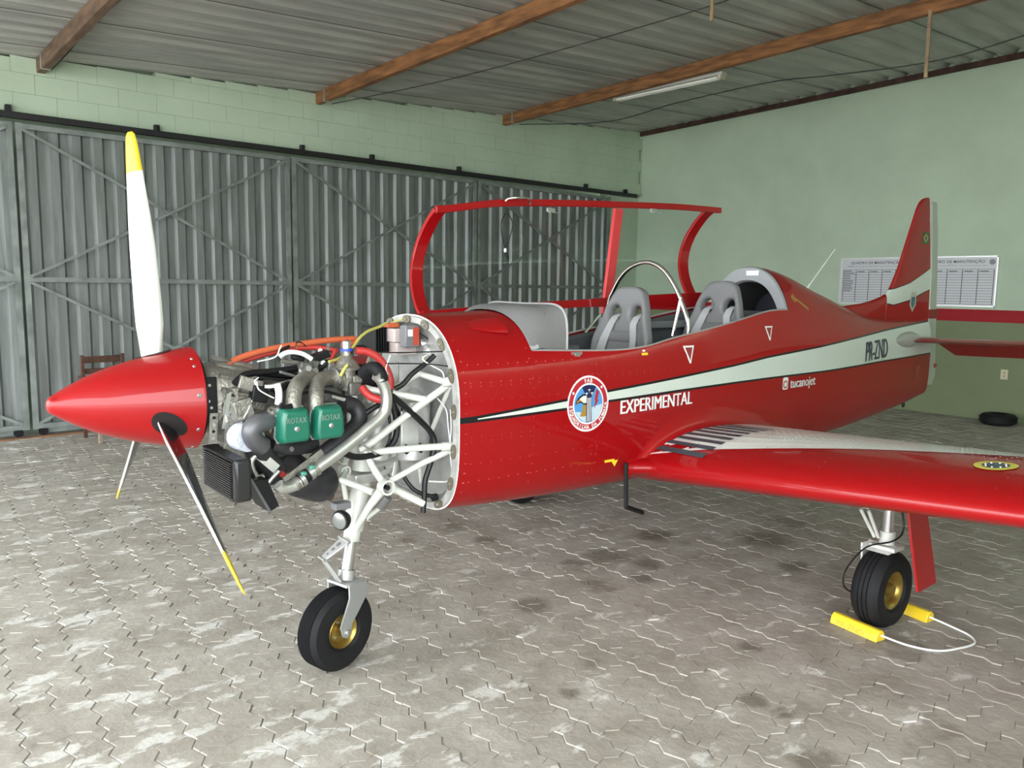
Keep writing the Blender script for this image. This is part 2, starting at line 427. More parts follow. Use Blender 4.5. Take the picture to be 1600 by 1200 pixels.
# doors
def door_leaf(k, x0, x1):
    d = empty('door_%d' % k, (x0, YW, 0)); d['kind'] = 'structure'; W = x1-x0
    sh = MB(); P = .209; prof = [(0, 0), (.035, 0), (.062, .038), (.147, .038), (.174, 0), (.209, 0)]
    xs = []
    t = .03
    while t < W-.03:
        for a, dep in prof[:-1]:
            if t+a < W-.02: xs.append((t+a, dep))
        t += P
    # small stiffener ribs come from the narrow flats; build the profile as a strip
    pts = xs
    for (a, da), (c, dc) in zip(pts, pts[1:]):
        sh.face([(a, .03+.038-da, .10), (c, .03+.038-dc, .10), (c, .03+.038-dc, 3.15), (a, .03+.038-da, 3.15)])
    sh.build('corrugated_sheet', M_sheet, d, weld=True)
    def bar(name, p, q, w=.045, t=.03, y=-.005):
        p = Vector((p[0], y, p[1])); q = Vector((q[0], y, q[1])); L = (q-p).length; ang = math.atan2(q.z-p.z, q.x-p.x)
        bb = MB(); bb.box((p+q)/2, (L, t, w), Matrix.Rotation(-ang, 3, 'Y')); return bb.build(name, M_iron, d)
    bar('post', (.03, .08), (.03, 3.17), .055); bar('post', (W-.03, .08), (W-.03, 3.17), .055)
    for z in (.11, 1.625, 3.14): bar('rail', (.0, z), (W, z), .05, .028)
    zm = 1.625
    for bi, (p, q) in enumerate((((.06, 3.11), (W-.06, zm+.03)), ((.06, zm+.03), (W-.06, 3.11)), ((.06, zm-.03), (W-.06, .14)), ((.06, .14), (W-.06, zm-.03)))):
        bar('brace', p, q, .03, .02, -.012-.022*(bi % 2))
    for xx in (.10, W-.10, ):
        r_ = MB(); r_.lathe([(-.02, .045), (.02, .045)], (0, 1, 0), (xx, .02, .05), 14); r_.build('roller', M_rub, d)
    pl = MB(); pl.box((W/2, .045, .06), (W-.1, .01, .07)); pl.build('kick_plate', M_iron, d)
xs = [-4.22, -1.28, 1.66, 4.6, 7.56, 10.5]
for k in range(5): door_leaf(k+1, xs[k]+.012, xs[k+1]-.012)
b = MB(); b.box((3.6, YW-.03, 3.235), (14.2+.9, .05, .06)); 
for xx in (1.62, 3.02, 4.75, 5.75, 7.2, 9.85, 10.85):
    b.box((xx, YW-.02, 3.29), (.05, .08, .07)); b.box((xx-.02, YW-.05, 3.285), (.02, .07, .05))
tag(b.build('trim_3', M_track), kind='structure')
b = MB(); b.box((3.2, YW-.06, .006), (14.6, .05, .02)); tag(b.build('trim_4', mat('rusty_rail', (.20, .10, .05), .8, var=.4, vscale=5)), kind='structure')

# --- roof
rf = MB(); P = .26; prof = [(0, 0), (.07, 0), (.11, .05), (.18, .05), (.22, 0)]
ys = []; y = -2.6
while y < YW+.08:
    for a, dz in prof: ys.append((y+a, dz))
    y += P
xsr = [-3.4, 1.9, 5.0, 8.05, XW+.15]
for (ya, da), (yb, db) in zip(ys, ys[1:]):
    for xa, xb in zip(xsr, xsr[1:]):
        rf.face([(xa, ya, roofz(xa, ya)+da), (xb, ya, roofz(xb, ya)+da), (xb, yb, roofz(xb, yb)+db), (xa, yb, roofz(xa, yb)+db)])
ceil = rf.build('ceiling', M_roof, weld=True); tag(ceil, kind='structure')
sm = MB()                                             # lap seams of the roof sheets
for yy in (9.0, 7.95, 6.9, 5.85, 4.8, 3.75, 2.7, 1.65):
    sm.box((4, yy, 0), (14.8, .006, .004))
bmesh.ops.transform(sm.bm, matrix=Matrix.Identity(4), verts=sm.bm.verts)
for v in sm.bm.verts: v.co.z += roofz(v.co.x, v.co.y)-.002
sm.build('sheet_lap', M_cable, ceil)
def beam(name, x, m_, y0=-2.4, y1=YW+.04, wd=.075, ht=.145, kind='structure'):
    bb = MB(); rings = []
    n = 10
    for i in range(n+1):
        y = y0+(y1-y0)*i/n; zt = roofz(x, y)-.004+random.uniform(-.004, .004)
        rings.append([(x-wd/2, y, zt-ht), (x+wd/2, y, zt-ht), (x+wd/2, y, zt), (x-wd/2, y, zt)])
    bb.loft(rings, smooth=False); o = bb.build(name, m_, bevel=.006); tag(o, kind=kind); return o
beam('trim_5', 1.93, M_wood2); beam('trim_6', 5.0, M_wood); beam('trim_7', 8.08, M_wood); 
# right wall plate: dark timber and mortar edge
beam('trim_8', XW-.04, mat('dark_plate', (.06, .03, .022), .9, var=.5, vscale=9, bump=.8, bscale=25), wd=.06, ht=.07)
for x in (1.93, 5.0, 8.08):                            # steel strap on each beam end
    b = MB(); y = YW-.22; zt = roofz(x, y)
    for sx in (-1, 1): b.box((x+sx*.041, y, zt-.075), (.006, .035, .15))
    b.box((x, y, zt-.152), (.088, .035, .006)); tag(b.build('beam_strap', M_steel), {1.93: 'rusty strap round the wall end of the leftmost roof beam', 5.0: 'thin strap round the wall end of the second roof beam from the left', 8.08: 'thin strap round the wall end of the third roof beam from the left'}[x], 'strap', 'beam straps')
# wires under the roof
def wire(name, pts, r, label, cat='wire'):
    b = MB(); b.tube(pts, r, 6, smooth=8); tag(b.build(name, M_cable), label, cat)
def wz(x, y, d): return (x, y, roofz(x, y)-d)
wire('wire', [wz(2.0, 9.3, .13), wz(2.0, 8.6, .12), wz(1.98, 7.8, .11), wz(2.01, 6.9, .10)], .006, 'thin wire rising from the end of the leftmost roof beam')
wire('wire', [wz(5.1, 9.25, .16), wz(5.5, 7.6, .19), wz(5.75, 6.0, .2), wz(6.0, 4.25, .17), wz(6.1, 3.6, .10)], .005, 'thin wire sagging below the roof from the second beam end to the left hanging rod')
wire('wire', [wz(8.2, 9.2, .16), wz(8.6, 7.8, .32), wz(8.3, 6.4, .36), wz(8.1, 5.0, .42), wz(8.0, 4.2, .52), wz(8.0, 3.24, .60), wz(8.0, 2.5, .55), wz(8.05, 1.6, .4)], .006, 'dark electric cable sagging along the right roof beam past the right hanging rod')
for (x, y, z0, z1, lab) in ((8.0, 3.24, 3.6, 4.2, 'slim wooden rod hanging from the right roof beam'), (6.0, 4.22, 3.89, 4.17, 'slim wooden rod hanging from the roof at the top edge, left of the other rod')):
    b = MB(); b.box((x-.035, y+.03, (z0+z1)/2), (.025, .03, z1-z0)); tag(b.build('hanging_rod', M_rod, bevel=.002), lab, 'rod', 'hanging rods')
# fluorescent lamp under the third beam
lampE = empty('ceiling_light', (8.22, 6.5, 4.10)); tag(lampE, 'twin tube fluorescent batten fixed beside the third roof beam', 'lamp')
b = MB(); b.box((0, 0, .02), (.10, 1.7, .035)); b.build('housing', mat('lamp_housing', (.5, .5, .45), .5), lampE, bevel=.004)
for sx in (-.03, .03):
    b = MB(); b.tube([(sx, -.78, -.02), (sx, .78, -.02)], .0165, 10); b.build('tube', M_tube_l, lampE)
for yy in (-.81, .81):
    b = MB(); b.box((0, yy, -.012), (.095, .04, .05)); b.build('end_cap', mat('lamp_cap', (.55, .5, .38), .5), lampE, bevel=.004)
b = MB(); b.box((-.07, .1, .05), (.06, .12, .02)); b.build('bracket', M_wtube, lampE)

# --- maintenance boards on the right wall
def board(y0, y1, z0, z1, label, first):
    e = empty('maintenance_board', (XW, (y0+y1)/2, (z0+z1)/2)); tag(e, label, 'board', 'maintenance boards')
    W = abs(y1-y0); Hh = z1-z0
    b = MB(); b.box((-.012, 0, 0), (.016, W-.01, Hh-.01)); b.build('panel', M_panelw, e)
    for (c, d) in (((-.015, 0, Hh/2-.008), (.026, W, .018)), ((-.015, 0, -Hh/2+.008), (.026, W, .018)), ((-.015, W/2-.008, 0), (.026, .018, Hh)), ((-.015, -W/2+.008, 0), (.026, .018, Hh))):
        b = MB(); b.box(c, d); b.build('frame', mat('board_frame', (.72, .73, .72), .35, .4), e)
    X = -.0215
    def rect(b, u0, v0, u1, v1):      # u runs left->right as seen (toward -y)
        b.face([(X, W/2-u0, v0-Hh/2), (X, W/2-u1, v0-Hh/2), (X, W/2-u1, v1-Hh/2), (X, W/2-u0, v1-Hh/2)])
    g = MB(); n = 13; top = Hh*.74; bot = Hh*.05; L_ = W*.05; Rr = W*.96
    cols = [L_+(Rr-L_)*k/ (5) for k in range(6)]
    for k in range(n+1):
        z = bot+(top-bot)*k/n; rect(g, L_, z-.002, Rr, z+.002)
    for c in cols: rect(g, c-.004, bot, c+.004, top)
    rect(g, W*.10, Hh*.81, W*.42, Hh*.814); rect(g, W*.55, Hh*.81, W*.88, Hh*.814)
    g.build('printed_grid', M_ink, e)
    h = MB()
    rr = random.Random(3)
    for k in range(n):
        z = bot+(top-bot)*(k+.3)/n
        if k > 3: rect(h, L_+.008, z, L_+(.10+.07*rr.random())*W, z+.016)
    for k in range(1, 5): rect(h, cols[k]+.02, top-.032, cols[k]+.02+W*.10, top-.016)
    h.build('printed_entries', M_inkg, e)['kind'] = 'stuff'
    V, F = text_mesh('QUADRO DE MANUTENÇÃO', .052, .009, 1.0, space=1.05, align='CENTER')
    flat_obj('lettering', [(X, -u, Hh*.865-Hh/2+v) for u, v in V], F, M_ink, e)['kind'] = 'stuff'
    for tx, uu in (('AERONAVE:', .10), ('MATRÍCULA:', .42)):
        V, F = text_mesh(tx, .02, .01)
        flat_obj('lettering', [(X, W/2-W*uu-u, Hh*.80-Hh/2+v+.006) for u, v in V], F, M_inkg, e)['kind'] = 'stuff'
    b = MB(); b.lathe([(0, .036), (.001, .036)], (-1, 0, 0), (X+.0005, -W/2+.07, Hh*.88-Hh/2), 20); b.build('round_seal', M_inkg, e)
board(5.63, 4.62, 1.44, 2.09, 'left of two framed maintenance boards on the green wall', True)
board(4.60, 3.58, 1.44, 2.09, 'right of two framed maintenance boards, its round seal in clear view', False)
# wall socket
e = empty('wall_socket', (XW, 3.41, .60)); tag(e, 'cream socket plate low on the right wall above the loose tyre', 'socket')
b = MB(); b.box((-.006, 0, 0), (.012, .085, .125)); b.build('plate', M_cream, e, bevel=.003)
b = MB()
for zz in (-.02, .02): b.lathe([(0, .012), (.002, .012)], (-1, 0, 0), (-.0115, 0, zz), 10)
b.build('outlet', M_inkg, e)
# loose tyre on the floor by the wall
def torus(b, c, axis, R0, r, n=32, k=12, sq=1.0, hz=1.0):
    a = Vector(axis).normalized(); u = a.orthogonal().normalized(); v = a.cross(u); rings = []
    for i in range(n):
        t = 2*PI*i/n; d = u*math.cos(t)+v*math.sin(t)
        rings.append([Vector(c)+d*(R0+r*sgp(math.cos(2*PI*j/k), sq))+a*(r*hz*sgp(math.sin(2*PI*j/k), sq)) for j in range(k)])
    V = [[b.bm.verts.new(p) for p in rg] for rg in rings]
    for i in range(n):
        for j in range(k):
            f = b.bm.faces.new((V[i][j], V[(i+1) % n][j], V[(i+1) % n][(j+1) % k], V[i][(j+1) % k])); f.smooth = True; f.material_index = b.mi
def sgp(x, p): return math.copysign(abs(x)**p, x)
b = MB(); torus(b, (11.02, 3.35, .068), (0, 0, 1), .135, .068, 32, 14, .8); 
for k in range(28):
    a = 2*PI*k/28; b.box((11.02+.203*math.cos(a), 3.35+.203*math.sin(a), .068), (.008, .01, .07), Matrix.Rotation(a, 3, 'Z'))
tag(b.build('tyre', M_rub), 'loose black tyre lying flat on the floor by the right wall', 'tyre')

# --- wooden armchair by the doors
e = empty('wooden_chair', (2.30, 8.86, 0), R(6)); tag(e, 'dark wooden armchair with slatted back in front of the sliding doors', 'chair')
def part(name, c, d, m_=M_chair, rx=None): 
    b = MB(); b.box(c, d, rx); return b.build(name, m_, e, bevel=.004)
for sx in (-.2, .2):
    part('leg', (sx, .2, .43), (.035, .035, .86)); part('leg', (sx, -.2, .31), (.035, .035, .62), mat('pale_leg', (.28, .22, .17), .6))
    part('armrest', (sx*1.08, -.02, .64), (.055, .46, .025))
for z, h in ((.81, .07), (.69, .055), (.57, .05)): part('back_slat', (0, .2, z), (.38, .02, h))
for k in range(5): part('seat_slat', (0, -.18+.088*k, .42), (.40, .075, .02))
for sy in (-.2, .2): part('rail', (0, sy, .385), (.40, .022, .05))
for sx in (-.2, .2): part('stretcher', (sx, 0, .2), (.02, .4, .03))
part('stretcher', (0, 0, .2), (.4, .02, .03))

# ================================================================== the aeroplane
PSI = R(-3.1); AX = Vector((math.cos(PSI), math.sin(PSI), 0)); LX = Vector((-math.sin(PSI), math.cos(PSI), 0)); OA = Vector((.588, 3.069, 0))
air = empty('airplane', OA, PSI)
tag(air, 'red two-seat low-wing airplane with white stripe, open canopy and uncowled engine', 'airplane')
def Q(px, py, l=None, s=None, z=None):
    """point of the photograph at a real depth: side distance l, station s or height z, in the aeroplane's own frame"""
    d = ray(px, py); o = Vector((0, 0, H))
    if l is not None: n, v = LX, l+LX.dot(OA)
    elif s is not None: n, v = AX, s+AX.dot(OA)
    else: n, v = Vector((0, 0, 1)), z
    q = o+d*((v-n.dot(o))/n.dot(d))-OA
    return Vector((q.dot(AX), q.dot(LX), q.z))
def V3(*a): return Vector(a)

# ---------- fuselage
FW = [(1.44, .395), (1.85, .41), (2.5, .415), (3.2, .39), (3.97, .335), (4.6, .285), (5.3, .20), (5.9, .125), (6.38, .06)]
FT = [(1.44, 1.49), (1.85, 1.505), (2.5, 1.56), (3.2, 1.68), (3.97, 1.765), (4.6, 1.615), (5.3, 1.445), (5.9, 1.40), (6.38, 1.39)]
FB = [(1.44, .632), (1.85, .612), (2.5, .60), (3.2, .60), (3.97, .61), (4.8, .635), (5.9, .715), (6.38, .775)]
FM = [(1.44, 1.10), (3.2, 1.10), (3.97, 1.12), (4.6, 1.12), (6.38, 1.12)]
def fsec(s): return smoothT(s, FW), smoothT(s, FT), smoothT(s, FB), interp(s, FM)
NT, NB = 2.3, 4.0
def side_l(s, z):
    w, zt, zb, zm = fsec(s)
    if z >= zm: v = min(1, (z-zm)/(zt-zm)); return w*(1-v**NT)**(1/NT)
    v = min(1, (zm-z)/(zm-zb)); return w*(1-v**NB)**(1/NB)
RIM = [(1.87, 1.335), (2.1, 1.325), (2.4, 1.318), (2.6, 1.33), (2.8, 1.362), (3.28, 1.425), (3.72, 1.492), (3.93, 1.50)]
def half(s, zr=None, nb=22, nt=22):
    """half section (l>=0) from the keel to the top or to the rim height"""
    w, zt, zb, zm = fsec(s); pts = []
    tb = [k/nb for k in range(nb+1)]
    for t in tb:
        a = t*PI/2; pts.append((w*math.sin(a)**(2/NB), zm-(zm-zb)*math.cos(a)**(2/NB)))
    amax = PI/2
    if zr is not None:
        v = (zr-zm)/(zt-zm); amax = math.asin(min(1, v**(NT/2)))
    for k in range(1, nt+1):
        a = amax*k/nt; pts.append((w*math.cos(a)**(2/NT), zm+(zt-zm)*math.sin(a)**(2/NT)))
    return pts
def ramp_nodes(nt, src, T, lo, hi):
    """piecewise-linear T(s) as a colour ramp; returns a height socket"""
    L = nt.links; mr = nt.nodes.new('ShaderNodeMapRange'); mr.inputs[1].default_value = lo; mr.inputs[2].default_value = hi; L.new(src, mr.inputs[0])
    rp = nt.nodes.new('ShaderNodeValToRGB'); L.new(mr.outputs[0], rp.inputs[0]); e = rp.color_ramp.elements
    while len(e) > 1: e.remove(e[-1])
    for i, (s, z) in enumerate(T):
        p = (s-lo)/(hi-lo); k = e[0] if i == 0 else e.new(p)
        k.position = p; k.color = (z/3, z/3, z/3, 1)
    m_ = nt.nodes.new('ShaderNodeMath'); m_.operation = 'MULTIPLY'; m_.inputs[1].default_value = 3; L.new(rp.outputs[0], m_.inputs[0]); return m_.outputs[0]
def stripe_mat(name, top, bot, lo, hi, edge=.016, white=(.60, .66, .60), s_black=None):
    M = mat(name, RED, .45, coat=.5, spec=.22); nt = M.node_tree; L = nt.links; b = nt.nodes['Principled BSDF']
    tc = nt.nodes.new('ShaderNodeTexCoord'); sx = nt.nodes.new('ShaderNodeSeparateXYZ'); L.new(tc.outputs['Object'], sx.inputs[0])
    T = ramp_nodes(nt, sx.outputs['X'], top, lo, hi); B = ramp_nodes(nt, sx.outputs['X'], bot, lo, hi)
    def op(o, a, c):
        n = nt.nodes.new('ShaderNodeMath'); n.operation = o
        for i, v in enumerate((a, c)):
            if isinstance(v, (int, float)): n.inputs[i].default_value = v
            else: L.new(v, n.inputs[i])
        return n.outputs[0]
    z = sx.outputs['Z']
    inb = op('MULTIPLY', op('LESS_THAN', z, op('ADD', T, edge)), op('GREATER_THAN', z, op('SUBTRACT', B, edge)))
    inw = op('MULTIPLY', op('LESS_THAN', z, T), op('GREATER_THAN', z, B))
    if s_black is not None:
        inw = op('MULTIPLY', inw, op('GREATER_THAN', sx.outputs['X'], s_black))
    def mixc(f, a, c):
        x = nt.nodes.new('ShaderNodeMix'); x.data_type = 'RGBA'; L.new(f, x.inputs[0])
        if isinstance(a, tuple): x.inputs[6].default_value = (*a, 1)
        else: L.new(a, x.inputs[6])
        x.inputs[7].default_value = (*c, 1); return x.outputs[2]
    c = mixc(inb, RED, (.008, .008, .01)); c = mixc(inw, c, white); L.new(c, b.inputs['Base Color'])
    return M
ST = [(1.44, 1.062), (1.53, 1.064), (2.04, 1.103), (2.28, 1.124), (2.8, 1.158), (3.32, 1.194), (3.66, 1.222), (4.315, 1.258), (4.77, 1.288), (5.47, 1.328), (6.4, 1.375)]
SB = [(1.44, 1.060), (1.53, 1.060), (2.04, 1.072), (2.28, 1.087), (2.8, 1.100), (3.32, 1.107), (3.67, 1.108), (4.36, 1.106), (4.77, 1.110), (5.29, 1.116), (6.4, 1.124)]
M_fus = stripe_mat('fuselage_paint', ST, SB, 1.4, 6.5, .012, s_black=1.53)
ss = [1.44+.05*k for k in range(9)]; ss[-1] = 1.85; ss = ss[:9]
st = [1.44, 1.52, 1.6, 1.68, 1.76, 1.855]
ring = lambda s, zr=None: [V3(s, l, z) for l, z in half(s, zr)]
rings = []
for s in st:
    h = half(s); rings.append([V3(s, -l, z) for l, z in h][::-1]+[V3(s, l, z) for l, z in h[1:]])
b = MB(); b.loft(rings, closed=False)
# cockpit part: open at the top
rings = []
for k in range(29):
    s = 1.855+(3.95-1.855)*k/28; zr = smoothT(s, RIM) if s > 1.87 else 1.335
    h = half(s, zr); rings.append([V3(s, -l, z) for l, z in h][::-1]+[V3(s, l, z) for l, z in h[1:]])
b.loft(rings, closed=False)
rings = []
for k in range(29):
    s = 3.95+(6.40-3.95)*k/28; h = half(s); 
    h = h if True else h
    rings.append([V3(s, -l, z) for l, z in h][::-1]+[V3(s, l, z) for l, z in h[1:]])
b.loft(rings, closed=False)
b.face(rings[-1])
fus = b.build('fuselage', M_fus, air, weld=True, sharp=50)
# rim strip along the cockpit edge
b = MB()
for sg in (-1, 1):
    pts = []
    for k in range(40):
        s = 1.86+(3.94-1.86)*k/39; z = smoothT(s, RIM) if s > 1.87 else 1.335; pts.append(V3(s, sg*(side_l(s, z)-.006), z+.002))
    b.tube(pts, .0065, 6)
b.build('cockpit_rim', M_silver, air)
# cockpit tub: floor, inner side walls, shelf
b = MB(); rings = []
for k in range(15):
    s = 1.9+(3.93-1.9)*k/14; zr = smoothT(s, RIM)-.012
    lo = [(-(side_l(s, zr)-.02), zr), (-(side_l(s, zr)-.045), zr-.02), (-(side_l(s, .95)-.05), .95), (-(side_l(s, .75)-.06), .74), (side_l(s, .75)-.06, .74), (side_l(s, .95)-.05, .95), (side_l(s, zr)-.045, zr-.02), (side_l(s, zr)-.02, zr)]
    rings.append([V3(s, l, z) for l, z in lo])
b.loft(rings, closed=False, smooth=False); b.face(rings[0]); b.face(rings[-1]); b.build('cockpit_tub', M_cock, air)
b = MB()
for sg in (1,):
    for s0, s1 in ((2.15, 2.75), (3.05, 3.85)):
        z = smoothT((s0+s1)/2, RIM)-.055; l = side_l((s0+s1)/2, z)-.085; b.box((.5*(s0+s1), sg*l, z), (s1-s0, .05, .045))
b.build('side_console', mat('console_grey', (.16, .17, .18), .5), air, bevel=.006)
# panel joints and rivets
def rivets(name, pts, r, m_, parent, label=None):
    bm = bmesh.new()
    for p, n in pts:
        u = n.orthogonal().normalized(); v = n.cross(u); c = bm.verts.new(p+n*r*.55)
        rg = [bm.verts.new(p+(u*math.cos(a)+v*math.sin(a))*r-n*.0005) for a in (0, PI/3, 2*PI/3, PI, 4*PI/3, 5*PI/3)]
        for k in range(6): bm.faces.new((c, rg[k], rg[(k+1) % 6]))
    me = bpy.data.meshes.new(name); bm.to_mesh(me); bm.free(); me.materials.append(m_)
    o = bpy.data.objects.new(name, me); COL.objects.link(o); o.parent = parent; o['kind'] = 'stuff'; return o
def fside(s, z, sg=-1, off=0.0):
    l = side_l(s, z); e = .004; dz = (side_l(s, z+e)-side_l(s, z-e))/(2*e); ds = (side_l(s+e, z)-side_l(s-e, z))/(2*e)
    n = V3(-ds, 1, -dz).normalized(); p = V3(s, l, z)+n*off
    return V3(p.x, sg*p.y, p.z), V3(n.x, sg*n.y, n.z)
rv = []; rw = []
def addr(s, z):
    p = fside(s, z); inw = interp(s, SB) < z < interp(s, ST); (rw if inw else rv).append(p)
for s in (1.47, 1.475, 1.83, 2.19, 2.22, 2.62, 3.05, 3.5, 3.96, 4.4, 4.85, 5.3, 5.75, 6.3):
    z = .66
    zt = smoothT(s, RIM) if 1.87 < s < 3.93 else fsec(s)[1]-.06
    while z < zt-.02: addr(s, z); z += .043 if s < 2.3 else .05
for z, s0, s1 in ((1.29, 1.5, 2.6), (1.215, 1.5, 3.4), (1.20, 1.5, 3.4), (1.14, 1.5, 2.0), (.985, 1.5, 2.2), (.965, 1.5, 2.2), (.87, 1.5, 2.3), (.79, 1.5, 2.4), (.70, 1.5, 2.3), (1.29, 3.6, 5.2), (1.20, 3.3, 6.0), (1.125, 3.2, 6.2), (1.38, 3.3, 3.9), (.93, 3.6, 6.2)):
    s = s0
    while s < s1: addr(s, z+random.uniform(-.001, .001)); s += .052
rivets('rivets', rv, .0028, M_rivet, fus); rivets('rivets', rw, .0026, M_rivetw, fus)
# decals on the port side
def side_map(u, v, s0, z0, off=.0012, slope=0):
    return fside(s0+u, z0+v+slope*u, -1, off)[0]
def side_poly(name, poly, s0, z0, m_, parent, off=.0012, slope=0, label=None):
    """polygon (u,v) laid on the skin; fan through the centre with rings so it follows the curve"""
    n = len(poly); cx = sum(p[0] for p in poly)/n; cy = sum(p[1] for p in poly)/n; V = []; F = []
    K = 4
    for k in range(1, K+1):
        for (u, v) in poly: V.append(side_map(cx+(u-cx)*k/K, cy+(v-cy)*k/K, s0, z0, off, slope))
    V.append(side_map(cx, cy, s0, z0, off, slope))
    for i in range(n): F.append((len(V)-1, i, (i+1) % n))
    for k in range(K-1):
        for i in range(n): F.append((k*n+i, (k+1)*n+i, (k+1)*n+(i+1) % n, k*n+(i+1) % n))
    return flat_obj(name, V, F, m_, parent, label)
def side_text(txt, size, s0, z0, m_, name='lettering', bold=.02, sx=1, shear=0, slope=0, off=.0015, label=None, space=1):
    V, F = text_mesh(txt, size, bold, sx, shear, space)
    return flat_obj(name, [side_map(u, v, s0, z0, off, slope) for u, v in V], F, m_, fus, label)
M_lw = mat('decal_white', (.80, .82, .80), .4)
p = Q(968, 647, l=-.415); p2 = Q(1082, 632, l=-.41)
def char_meshes(txt, shear=0, space=1, smear=.0):
    """every character as its own flat mesh, set side by side; smear thickens the strokes sideways"""
    out = []
    for k, ch in enumerate(txt):
        V, F = text_mesh(ch, 1, 0, 1, shear); W, _ = text_mesh(txt[:k+1], 1, 0, 1, shear, space)
        dx = max(v[0] for v in W)-max(v[0] for v in V); VV = []; FF = []
        for q in ((-1, 0, 1) if smear else (0,)):
            n0 = len(VV); VV += [(x+dx+q*smear, y) for x, y in V]; FF += [tuple(i+n0 for i in f) for f in F]
        out.append((VV, FF))
    return out
def text_fit(txt, s0, s1, z0, hgt, m_, bold=.03, shear=0, slope=0, label=None, space=1):
    C = char_meshes(txt, shear, space, bold); us = [v[0] for V, F in C for v in V]; vs = [v[1] for V, F in C for v in V]
    kx, ky = (s1-s0)/(max(us)-min(us)), hgt/(max(vs)-min(vs)); u0, v0 = min(us), min(vs)
    for V, F in C: flat_obj('letter', [side_map((u-u0)*kx, (v-v0)*ky, s0, z0, .0035, slope) for u, v in V], F, m_, fus, label)
text_fit('EXPERIMENTAL', p.x, p2.x, p.z, .066, M_lw, .035, slope=(p2.z-p.z)/(p2.x-p.x)+.008, label='white letter of EXPERIMENTAL')
a = Q(1337, 564, l=-.17); c = Q(1382, 557, l=-.16)
text_fit('PR-ZND', a.x, c.x, a.z, .135, M_ink, .05, shear=.25, slope=.03, label='black registration letter')
a = Q(1230.5, 608, l=-.325); c = Q(1272, 601, l=-.31)
text_fit('tucanojet', a.x, c.x, a.z-.012, .075, M_lw, .03, slope=0, label='small white letter beside the camera icon')
a = Q(1219, 609, l=-.33); c = Q(1228.5, 608, l=-.33)
wI = c.x-a.x; hI = .075
rrect = lambda x0, y0, x1, y1, r: [(x, y) for (cx, cy, a0) in ((x1-r, y1-r, 0), (x0+r, y1-r, 90), (x0+r, y0+r, 180), (x1-r, y0+r, 270)) for k in range(5) for x, y in [(cx+r*math.cos(R(a0+k*22.5)), cy+r*math.sin(R(a0+k*22.5)))]]
ic = side_poly('camera_icon', rrect(0, 0, wI, hI, .014), a.x, a.z, M_lw, fus)
side_poly('icon_ring', [(wI/2+.42*wI*math.cos(t*PI/10), hI*.42+.024*math.sin(t*PI/10)) for t in range(20)], a.x, a.z, mat('decal_red', (.30, .01, .015), .4), ic, .002)
side_poly('icon_lens', [(wI/2+.28*wI*math.cos(t*PI/10), hI*.42+.016*math.sin(t*PI/10)) for t in range(20)], a.x, a.z, M_lw, ic, .0027)
# squadron emblem
ec = Q(920, 631, l=-.42); er = (Q(920, 588, l=-.41).z-Q(920, 675, l=-.415).z)/2
def circ(r, n=40, cx=0, cy=0, sx=1): return [(cx+r*sx*math.cos(2*PI*k/n), cy+r*math.sin(2*PI*k/n)) for k in range(n)]
em = side_poly('emblem', circ(er), ec.x, ec.z, M_lw, fus, .0015, label='round white and red squadron emblem with an eagle')
def ep(name, poly, col, k): return side_poly(name, [(x*er, y*er) for x, y in poly], ec.x, ec.z, mat('emblem_'+name, col, .4), em, .0015+.0006*k)
ep('red_ring', circ(.93), (.42, .02, .03), 1); ep('inner_ring', circ(.74), (.80, .82, .82), 2)
ep('sky_disc', circ(.68), (.08, .30, .62), 3)
def clipc(poly, r=.67):
    return [(x, y) if math.hypot(x, y) <= r else (x*r/math.hypot(x, y), y*r/math.hypot(x, y)) for x, y in poly]
ep('cloud', clipc([(-.64, -.25), (-.3, -.28), (0, -.18), (.3, -.1), (.66, -.05), (.6, -.35), (.4, -.55), (.1, -.66), (-.2, -.65), (-.5, -.45)]), (.50, .62, .70), 4)
ep('eagle_neck', [(-.42, -.42), (-.30, -.20), (-.26, .06), (-.05, .12), (-.02, -.40), (-.22, -.44)], (.36, .22, .05), 5)
ep('eagle_outline', [(-.62, .0), (-.60, .14), (-.50, .26), (-.30, .36), (-.05, .36), (-.02, .0), (-.22, -.02), (-.34, .06), (-.50, .06)], (.015, .015, .02), 6)
ep('eagle_head', [(-.46, .20), (-.28, .30), (-.06, .30), (-.06, .05), (-.24, .04), (-.36, .12)], (.75, .74, .66), 7)
ep('eagle_beak', [(-.60, .02), (-.56, .15), (-.42, .18), (-.38, .12), (-.52, .10)], (.50, .22, .03), 8)
ep('tower', [(-.12, -.64), (-.12, .26), (-.34, .60), (-.18, .66), (.18, .66), (.34, .60), (.12, .26), (.14, -.64)], (.01, .015, .07), 9)
for k, x in enumerate((-.07, .0, .075)): ep('tower_stripe', [(x-.018, -.62), (x-.018, .22), (x+.018, .22), (x+.018, -.62)], (.70, .72, .76), 10)
for (cx, cy) in ((0, .50), (-.13, .38), (.13, .38)): ep('small_plane', [(cx-.08, cy), (cx, cy+.03), (cx+.08, cy), (cx+.015, cy-.02), (cx, cy-.12), (cx-.015, cy-.02)], (.70, .72, .76), 10)
ep('red_bolt', [(.36, .50), (.50, .42), (.42, .12), (.48, .10), (.26, -.20), (.32, .10), (.28, .12)], (.42, .02, .03), 5)
